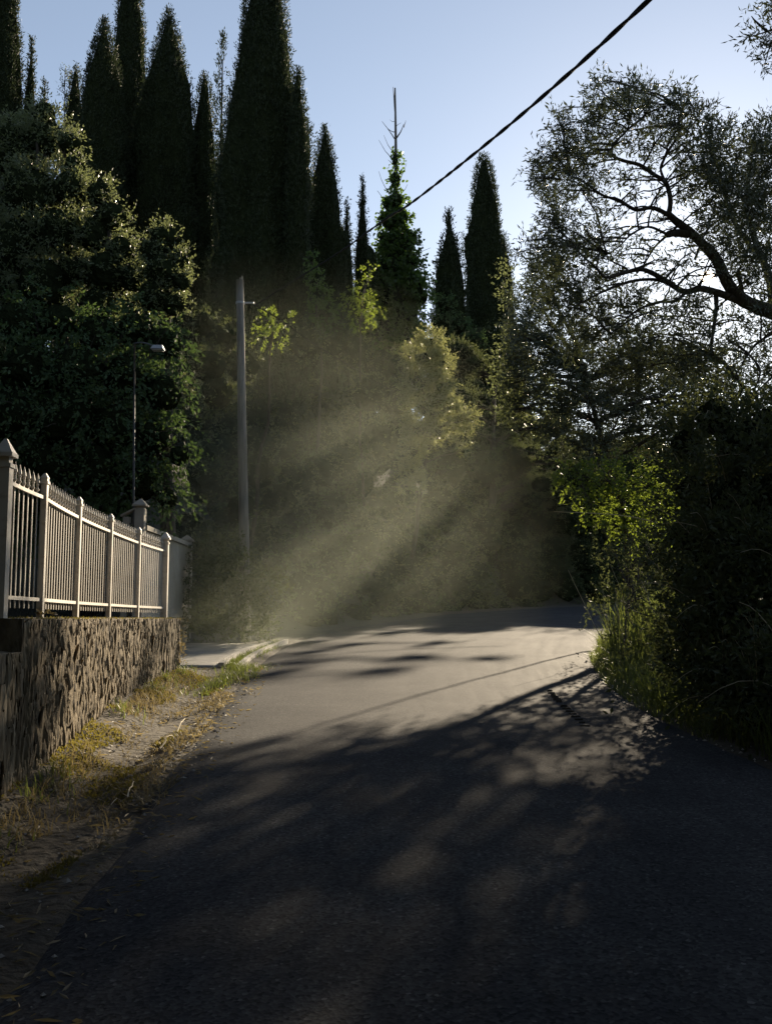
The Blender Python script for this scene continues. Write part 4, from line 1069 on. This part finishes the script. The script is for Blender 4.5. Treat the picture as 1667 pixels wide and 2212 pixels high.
mb = MB(); slab(mb, c0, c1, 0.060, gz + h1 + .0005, za - 0.62, gz + h1 + .2005, zb2 - 0.62); mb.build('panel', M['plaster'], bw)
mb = MB(); slab(mb, c0, c1, 0.052, za - 0.6195, za - 0.09, zb2 - 0.6195, zb2 - 0.09); mb.build('panel', M['plaster'], bw)
mb = MB(); slab(mb, c0, c1, 0.11, za - 0.0895, za, zb2 - 0.0895, zb2); mb.build('coping', M['plaster'], bw)

# little roofed gate box left of the pier
gb = thing('gate_box', 'small open lattice box with slanted top left of the taller gate pier', 'gate box', (gx_ - 0.26, gyy, gz))
bx0, bx1 = gx_ - 0.30, gx_ - 0.19
ztop = float(P(280, 1112, 17.6)[2])
mb = MB(); mb.box((bx0, gyy - .06, gz), (bx1, gyy + .06, ztop - 0.04)); mb.build('post', M['plaster'], gb)
mb = MB()
mb.add([(bx0 - .04, gyy - .08, ztop - .04), (gx_ - .087, gyy - .08, ztop + .09), (gx_ - .087, gyy + .08, ztop + .09), (bx0 - .04, gyy + .08, ztop - .04), (bx0 - .04, gyy - .08, ztop - .005), (gx_ - .087, gyy - .08, ztop + .125), (gx_ - .087, gyy + .08, ztop + .125), (bx0 - .04, gyy + .08, ztop - .005)],
       [(0, 3, 2, 1), (4, 5, 6, 7), (0, 1, 5, 4), (1, 2, 6, 5), (2, 3, 7, 6), (3, 0, 4, 7)]); mb.build('roof', M['plaster'], gb)
for i in range(3):
    xx = bx1 + 0.022 + i * 0.03
    mb = MB(); mb.tube(np.array([[xx, gyy, gz], [xx, gyy, ztop + 0.045 + i * .012]]), 0.007, 6); mb.build('bar', M['dark_metal'], gb)
mb = MB(); mb.box((bx1 + .002, gyy - .012, ztop - .17), (gx_ - .0875, gyy + .012, ztop - .15)); mb.build('crossbar', M['dark_metal'], gb)

# ------------------------------------------------------------------ utility pole and cables
Yp = 22.6
ptop = P(518, 605, Yp); pbot = np.array([P(533, 1300, Yp)[0], Yp, 0.0]); pbot[2] = tz(pbot[0], Yp) - 0.2
pole = thing('utility_pole', 'weathered grey wooden utility pole with splintered top rising from the haze', 'utility pole', pbot)
mb = MB(); nseg = 26
pc = pbot[None] * (1 - np.linspace(0, 1, nseg))[:, None] + ptop[None] * np.linspace(0, 1, nseg)[:, None]
pc[:, 0] += 0.01 * fbm(np.arange(nseg) * 0.4, np.zeros(nseg), seed=2)
mb.tube(pc, np.linspace(0.128, 0.088, nseg), 14); mb.build('shaft', M['pole_wood'], pole, smooth=True)
for i, (dx, hh, r_) in enumerate([(0.045, 0.12, 0.038), (-0.05, -0.10, 0.03), (-0.02, 0.03, 0.03), (0.01, 0.06, 0.03)]):
    mb = MB(); c = ptop + np.array([dx, 0.03 * (-1) ** i, -0.08])
    mb.tube(np.array([c - [0, 0, .2], c + [0, 0, .05], c + [0.004, 0, 0.08 + hh]]), [r_, r_ * .9, r_ * 0.25], 5); mb.build('splinter', M['pole_wood'], pole)
br0 = P(519, 655, Yp) ; br1 = P(549, 655, Yp)
mb = MB(); mb.tube(np.array([br0 + [0.06, -.02, -.0], br1 + [0, -.03, 0]]), 0.022, 6); mb.build('bracket', M['metal'], pole)
mb = MB(); mb.tube(np.array([br0 + [0, 0, -.02], br0 + [0, 0, .03]]), 0.104, 12); mb.build('band', M['metal'], pole)
hook = br1 + np.array([0.03, -.03, -0.06])
mb = MB(); mb.tube(np.array([br1 + [-.01, -.03, -.015], hook + [0, 0, .012]]), 0.012, 5); mb.build('insulator', M['dark_metal'], pole)

def twisted(name, label, ctrl, R, pitch, n, mat='rubber'):
    p = dense(ctrl, 40); s = np.concatenate([[0], np.cumsum(np.linalg.norm(np.diff(p, axis=0), axis=1))])
    tt = np.linspace(0, s[-1], n); c = np.stack([np.interp(tt, s, p[:, i]) for i in range(3)], -1)
    tg = norm(np.gradient(c, axis=0)); u = norm(np.cross(tg, [0, 0, 1.0])); v = np.cross(tg, u)
    ph = 2 * np.pi * (tt + 0.4 * pitch * fbm(tt * 0.8, tt * 0, seed=6)) / pitch
    t = thing(name, label, 'cable', c[0])
    for k in range(2):
        a = ph + k * np.pi
        mb = MB(); mb.tube(c + u * (np.cos(a) * R * 0.36)[:, None] + v * (np.sin(a) * R * 0.36)[:, None], R * 0.66, 8)
        mb.build('strand', M[mat], t, smooth=True)
    return t
cable_pts = [hook, P(640, 603, 17.6), P(730, 547, 15.0), P(830, 475, 12.2), P(890, 437, 10.7), P(1050, 311, 7.9), P(1220, 166, 6.1), P(1390, 10, 4.9), P(1600, -190, 3.9), P(2000, -560, 2.8)]
twisted('overhead_cable', 'thick twisted black cable crossing the sky from the pole to the upper right', np.array(cable_pts), 0.0148, 0.9, 900)
twisted('overhead_cable', 'far stretch of twisted cable descending from the pole behind the hanging tree', np.array([hook, P(620, 700, 25.5), P(690, 750, 29), P(860, 851, 40.6), P(1020, 930, 40.2), P(1105, 963, 39.2), P(1190, 990, 38.6), P(1300, 1010, 39)]), 0.019, 0.5, 800, 'worn_cable')

# ------------------------------------------------------------------ street lamp among the leaves
Yl = 17.8
lb = P(289, 1100, Yl); lt = P(291, 742, Yl)
lamp = thing('street_lamp', 'slim grey street lamp with flat head half hidden by leaves', 'street lamp', (lb[0], Yl, tz(lb[0], Yl)))
mb = MB(); mb.tube(np.array([[lb[0], Yl, tz(lb[0], Yl)], lb, P(290, 900, Yl), lt]), [.036, .022, .019, .016], 8); mb.build('pole', M['dark_metal'], lamp, smooth=True)
lh = P(341, 752, 17.3)
mb = MB(); mb.tube(bez(lt, lh + [-.06, .0, .02], 0.06, 7, 0.0, 0), 0.014, 6); mb.build('arm', M['dark_metal'], lamp, smooth=True)
mb = MB(); v = [(-.11, -.10, -.03), (.12, -.10, -.03), (.12, .10, -.03), (-.11, .10, -.03), (-.07, -.06, .045), (.09, -.06, .045), (.09, .06, .045), (-.07, .06, .045)]
mb.add(np.array(v) + lh, [(0, 3, 2, 1), (4, 5, 6, 7), (0, 1, 5, 4), (1, 2, 6, 5), (2, 3, 7, 6), (3, 0, 4, 7)]); mb.build('head', M['metal'], lamp)
mb = MB(); mb.box(lh + np.array([-.08, -.07, -.05]), lh + np.array([.09, .07, -.031])); mb.build('lens', M['glass'], lamp)

# ------------------------------------------------------------------ drain kerbs at the driveway mouth
def strip(name, label, pts, w_, h_, mat):
    p = spline(np.array(pts)[:, :2], 8)
    t3 = norm(np.gradient(p, axis=0)); nn_ = np.stack([-t3[:, 1], t3[:, 0]], -1)
    zc = plane(p[:, 1])
    V = np.array([np.column_stack([p + nn_ * a, zc + b]) for a, b in [(-w_ / 2, -.1), (-w_ / 2 + .004, h_), (w_ / 2 - .004, h_), (w_ / 2, -.1)]])
    mb = MB(); mb.grid(V, closed_u=True); mb.add(V[:, 0], [(3, 2, 1, 0)]); mb.add(V[:, -1], [(0, 1, 2, 3)])
    return tag(mb.build(name, mat), label, 'kerb')
def G(x, y):
    """point of the road plane seen at frame position x, y"""
    d = pix_dir(x, y); t = -EYE[2] / (d[2] - 0.042 * d[1]); return EYE + d * t
strip('kerb', 'concrete drain kerb on the driveway side of the weedy channel', [G(478, 1441), G(505, 1422), G(545, 1404), G(585, 1392)], 0.10, 0.07, M['kerb'])
strip('kerb', 'concrete drain kerb on the road side of the weedy channel', [G(516, 1443), G(545, 1420), G(580, 1402), G(618, 1387)], 0.10, 0.06, M['kerb'])

# ------------------------------------------------------------------ weeds, litter and sticks beside the road
def img_pts(poly_xy, n, w_=None):
    """random ground points inside quads given in frame coordinates"""
    out = []
    for (x0, y0, x1, y1, k) in poly_xy:
        m = int(n * k)
        xs = RNG.uniform(x0, x1, m); ys = RNG.uniform(y0, y1, m)
        out += [G(a, b) for a, b in zip(xs, ys)]
    p = np.array(out); p[:, 2] = terrain(p[:, 0], p[:, 1])
    return p
mb = MB()
# tufts at the foot of the wall
q = RNG.uniform(2.5, 15.2, 1200); keep = vnoise(q * 1.9, q * 0, seed=77) > 0.52; q = q[keep]
pw = np.stack([face_x(q) + 0.06 + np.abs(RNG.normal(size=len(q))) * 0.13, q], -1)
blades(mb, np.column_stack([pw, terrain(pw[:, 0], pw[:, 1])]), 0.13, 0.008, 0.9, 0)
# drain channel weeds
ch = np.array([G(x, y) for x, y in zip(np.linspace(485, 600, 900) + RNG.normal(size=900) * 7, np.linspace(1440, 1390, 900) + RNG.normal(size=900) * 4)])
ch[:, 2] = plane(ch[:, 1]) - 0.01
blades(mb, ch, 0.09, 0.012, 0.9, 0)
# clumps at the mouth of the drain
for (x, y, n_, s_, h_) in [(505, 1465, 260, .24, .14), (560, 1445, 320, .26, .07), (470, 1475, 150, .22, .12), (590, 1437, 160, .18, .05), (430, 1490, 80, .22, .10), (520, 1450, 150, .2, .15)]:
    c = G(x, y); e = c[None, :2] + RNG.normal(size=(n_, 2)) * s_ * np.array([.8, 1.0])
    blades(mb, np.column_stack([e, terrain(e[:, 0], e[:, 1]) + 0.02]), h_, 0.009, 0.8, 0)
tag(mb.build('roadside_weeds', [M['grass']]), 'green weeds along the wall foot and the drain mouth', 'weeds', kind='stuff')
mb = MB()
e = edge_pts(LEFT, 1, 15.6, 7000, 0.02, 1.0, 1)
kp = vnoise(e[:, 0] * 3.2, e[:, 1] * 1.7, seed=55) > 0.50
blades(mb, e[kp], 0.05, 0.010, 1.6, 0, seg=2)
e = edge_pts(LEFT, 1, 16, 2600, -0.10, 0.14, 1); kp = vnoise(e[:, 0] * 2, e[:, 1] * 1.3, seed=58) > 0.45
e[:, 2] = plane(e[:, 1]) + 0.0
blades(mb, e[kp], 0.05, 0.010, 1.8, 0, seg=2)
q = RNG.uniform(6, 15.2, 1800); keep = vnoise(q * 1.1, q * 0 + 4, seed=79) > 0.45; q = q[keep]
pw = np.stack([face_x(q) + 0.10 + np.abs(RNG.normal(size=len(q))) * 0.2, q], -1)
blades(mb, np.column_stack([pw, terrain(pw[:, 0], pw[:, 1])]), 0.10, 0.008, 1.2, 0)
tag(mb.build('dry_grass', [M['dry_grass']]), 'matted straw-coloured grass in the ditch below the wall', 'grass', kind='stuff')
mb = MB()
e = edge_pts(LEFT, 3, 15.4, 26000, 0.15, 1.15, 1)
kp = vnoise(e[:, 0] * 2.2 + 9, e[:, 1] * 1.5, seed=66) > 0.56
e = e[kp]
add_leaves(mb, e + [0, 0, 0.004], norm(RNG.normal(size=(len(e), 3)) + [0, 0, 0.9]), 0.035, 0.014)
tag(mb.build('moss', [M['moss']]), 'yellowish moss cushions on the soil below the wall', 'moss', kind='stuff')
# leaf litter and straw bits
mb = MB()
e = edge_pts(LEFT, 1, 17, 2600, -0.40, 1.0, 1)
e[:, 2] = np.maximum(terrain(e[:, 0], e[:, 1]), np.where(e[:, 0] > np.interp(e[:, 1], Lp[:, 1], Lp[:, 0]), plane(e[:, 1]) + .012, -9)) + 0.006
ax = RNG.normal(size=(len(e), 3)); ax[:, 2] *= 0.15
add_leaves(mb, e, ax, RNG.uniform(0.03, 0.11, len(e)), 0.014)
tag(mb.build('leaf_litter', [M['dry_grass']]), 'scattered dry leaves and straw along the left road edge', 'litter', kind='stuff')
mb = MB()
e = np.vstack([edge_pts(LEFT, 2, 16, 420, -0.25, 0.9, 1), edge_pts(RIGHT, 4, 20, 160, -0.35, 0.2, -1)])
dlr = sdist(e[:, 0], e[:, 1], LEFT); drr = -sdist(e[:, 0], e[:, 1], RIGHT)
e[:, 2] = np.where((dlr < 0) & (drr < 0), plane(e[:, 1]) + 0.012, terrain(e[:, 0], e[:, 1]))
for q_ in e:
    r_ = RNG.uniform(0.006, 0.022); k_ = rand_unit(1)[0] * 0.3
    v_ = np.array([(1, 0, 0), (0, 1, 0), (-1, 0, 0), (0, -1, 0), (0, 0, .7), (0, 0, -.5)]) * (1 + RNG.uniform(-.3, .3, (6, 1))) * r_ + q_ + [0, 0, r_ * .3]
    mb.v.append(v_); n0 = mb.n; mb.n += 6
    mb.tri = getattr(mb, 'tri', []); mb.tri.append((np.array([(0, 1, 4), (1, 2, 4), (2, 3, 4), (3, 0, 4), (1, 0, 5), (2, 1, 5), (3, 2, 5), (0, 3, 5)]) + n0, 0))
mb.f = [np.zeros((0, 4), dtype=np.int64)]; mb.m = [np.zeros(0)]
tag(mb.build('gravel', M['kerb']), 'loose grit and pebbles along both road edges', 'gravel', kind='stuff')
for i, (xa, ya, xb, yb, r_, lab) in enumerate([(276, 1728, 289, 1700, .006, 'pale dry stick lying at the shaded left road edge'), (345, 1622, 372, 1598, .008, 'bleached stick lying in the ditch halfway along the wall'), (383, 1585, 400, 1560, .006, 'thin bleached stick near the middle of the ditch'), (240, 1745, 252, 1738, .004, 'short pale twig at the very edge of the shaded asphalt')]):
    a_, b_ = G(xa, ya), G(xb, yb)
    for p_ in (a_, b_): p_[2] = max(tz(p_[0], p_[1]), float(plane(p_[1])) + 0.0) + 0.018
    b_[2] += 0.02
    mb = MB(); mb.tube(bez(a_, b_, 0.04, 6, 0.04, i), np.linspace(r_, r_ * 0.5, 6), 5)
    tag(mb.build('stick', M['straw']), lab, 'stick')
# small plant growing out of the end of the wall, dry leaf on its top
sp = P(395, 1400, 15.1)
pl = thing('wall_plant', 'small dry plant sprouting from the end corner of the stone wall', 'plant', sp)
mb = MB(); n = 60; o_ = sp + RNG.normal(size=(n, 3)) * np.array([.02, .03, .18]) + [-0.06, 0, .0]
add_sprays(mb, o_, norm(RNG.normal(size=(n, 3)) * .5 + [1.0, -.4, .4]), 0.10, 4, 0.035, 0.016, 0.8); mb.build('leaves', [M['dry_grass']], pl)
dl = P(100, 1324, 8.05)
mb = MB(); n = 16; add_leaves(mb, dl + RNG.normal(size=(n, 3)) * [.03, .03, .008] + [0, 0, -.005], RNG.normal(size=(n, 3)) + [0, 0, .5], 0.05, 0.03)
tag(mb.build('dead_leaves', [M['dry_grass']]), 'small curl of dead brown leaves on the wall top near the second fence post', 'leaves')

# ------------------------------------------------------------------ mud tread left by a tyre on the asphalt
tp_ = spline(np.array([G(x, y)[:2] for x, y in [(1300, 1362), (1230, 1378), (1185, 1400), (1160, 1425), (1158, 1455), (1180, 1490), (1212, 1528), (1248, 1562), (1275, 1590)]]), 30)
s_ = np.concatenate([[0], np.cumsum(np.hypot(*np.diff(tp_, axis=0).T))])
mb = MB()
for u_ in np.arange(0.05, s_[-1], 0.21):
    c = np.array([np.interp(u_, s_, tp_[:, 0]), np.interp(u_, s_, tp_[:, 1])]); c2 = np.array([np.interp(u_ + .02, s_, tp_[:, 0]), np.interp(u_ + .02, s_, tp_[:, 1])])
    tg = (c2 - c) / max(1e-6, np.linalg.norm(c2 - c)); nn_ = np.array([-tg[1], tg[0]])
    for sgn in (0,):
        if u_ < s_[-1] - 3.3 or RNG.uniform() < 0.15: continue
        k = c + nn_ * sgn * 0.032 + tg * RNG.normal() * 0.01
        hw_, hl = RNG.uniform(.04, .075), RNG.uniform(.016, .026)
        # road surface height
        zz = float(plane(k[1])) + 0.05
        co = [k + nn_ * a * hw_ + tg * b * hl for a, b in [(-1, -1), (1, -1), (1, 1), (-1, 1)]]
        hgt = RNG.uniform(.010, .016)
        mb.add([(*q_, zz - .05) for q_ in co] + [(*(k + (q_ - k) * .6), zz + hgt - 0.010) for q_ in co], [(4, 5, 6, 7), (0, 1, 5, 4), (1, 2, 6, 5), (2, 3, 7, 6), (3, 0, 4, 7)])
trk = mb.build('tyre_tread_mud', M['mud'], road); trk['kind'] = 'stuff'

# ------------------------------------------------------------------ dust hanging in the bend
def dust_mat(name, puffs, g_, col=(0.86, 0.93, 0.76)):
    """density = sum of soft round puffs (centre, radii, density) broken up by slow noise"""
    m = bpy.data.materials.new(name); m.use_nodes = True
    nt = m.node_tree; nt.nodes.clear()
    out = nt.nodes.new('ShaderNodeOutputMaterial')
    pv = nt.nodes.new('ShaderNodeVolumePrincipled')
    pv.inputs['Color'].default_value = (*col, 1); pv.inputs['Anisotropy'].default_value = g_
    geo = N(nt, 'ShaderNodeNewGeometry')
    tot = None
    for c, R, dn in puffs:
        mp = N(nt, 'ShaderNodeMapping', vector_type='TEXTURE')
        mp.inputs['Location'].default_value = c; mp.inputs['Scale'].default_value = R
        nt.links.new(geo.outputs['Position'], mp.inputs['Vector'])
        gr = N(nt, 'ShaderNodeTexGradient', gradient_type='QUADRATIC_SPHERE')
        nt.links.new(mp.outputs['Vector'], gr.inputs['Vector'])
        mu = N(nt, 'ShaderNodeMath', operation='MULTIPLY'); mu.inputs[1].default_value = dn
        nt.links.new(gr.outputs['Fac'], mu.inputs[0])
        if tot is None: tot = mu.outputs[0]
        else:
            ad = N(nt, 'ShaderNodeMath', operation='ADD'); nt.links.new(tot, ad.inputs[0]); nt.links.new(mu.outputs[0], ad.inputs[1]); tot = ad.outputs[0]
    nz = N(nt, 'ShaderNodeTexNoise', i_Scale=0.32, i_Detail=1.0)
    nt.links.new(geo.outputs['Position'], nz.inputs['Vector'])
    mr = N(nt, 'ShaderNodeMapRange'); mr.inputs[1].default_value = 0.32; mr.inputs[2].default_value = 0.68; mr.inputs[3].default_value = 0.75; mr.inputs[4].default_value = 1.2
    nt.links.new(nz.outputs['Fac'], mr.inputs[0])
    mu = N(nt, 'ShaderNodeMath', operation='MULTIPLY'); nt.links.new(tot, mu.inputs[0]); nt.links.new(mr.outputs[0], mu.inputs[1])
    nt.links.new(mu.outputs[0], pv.inputs['Density'])
    nt.links.new(pv.outputs[0], out.inputs['Volume'])
    m.cycles.volume_step_rate = 1.0
    return m
PUFFS = [((-2.7, 27.0, 3.7), (8.4, 10.4, 7.8), 0.0165), ((-3.8, 21.0, 1.2), (4.6, 5.4, 3.4), 0.042)]
mb = MB(); mb.box((-9.5, 15.5, -0.2), (10.5, 42.0, 12.5))
dh_ = tag(mb.build('dust_haze', dust_mat('dust', PUFFS, 0.55)), 'pale dust hanging over the bend and catching the sunbeams', 'dust', kind='stuff')
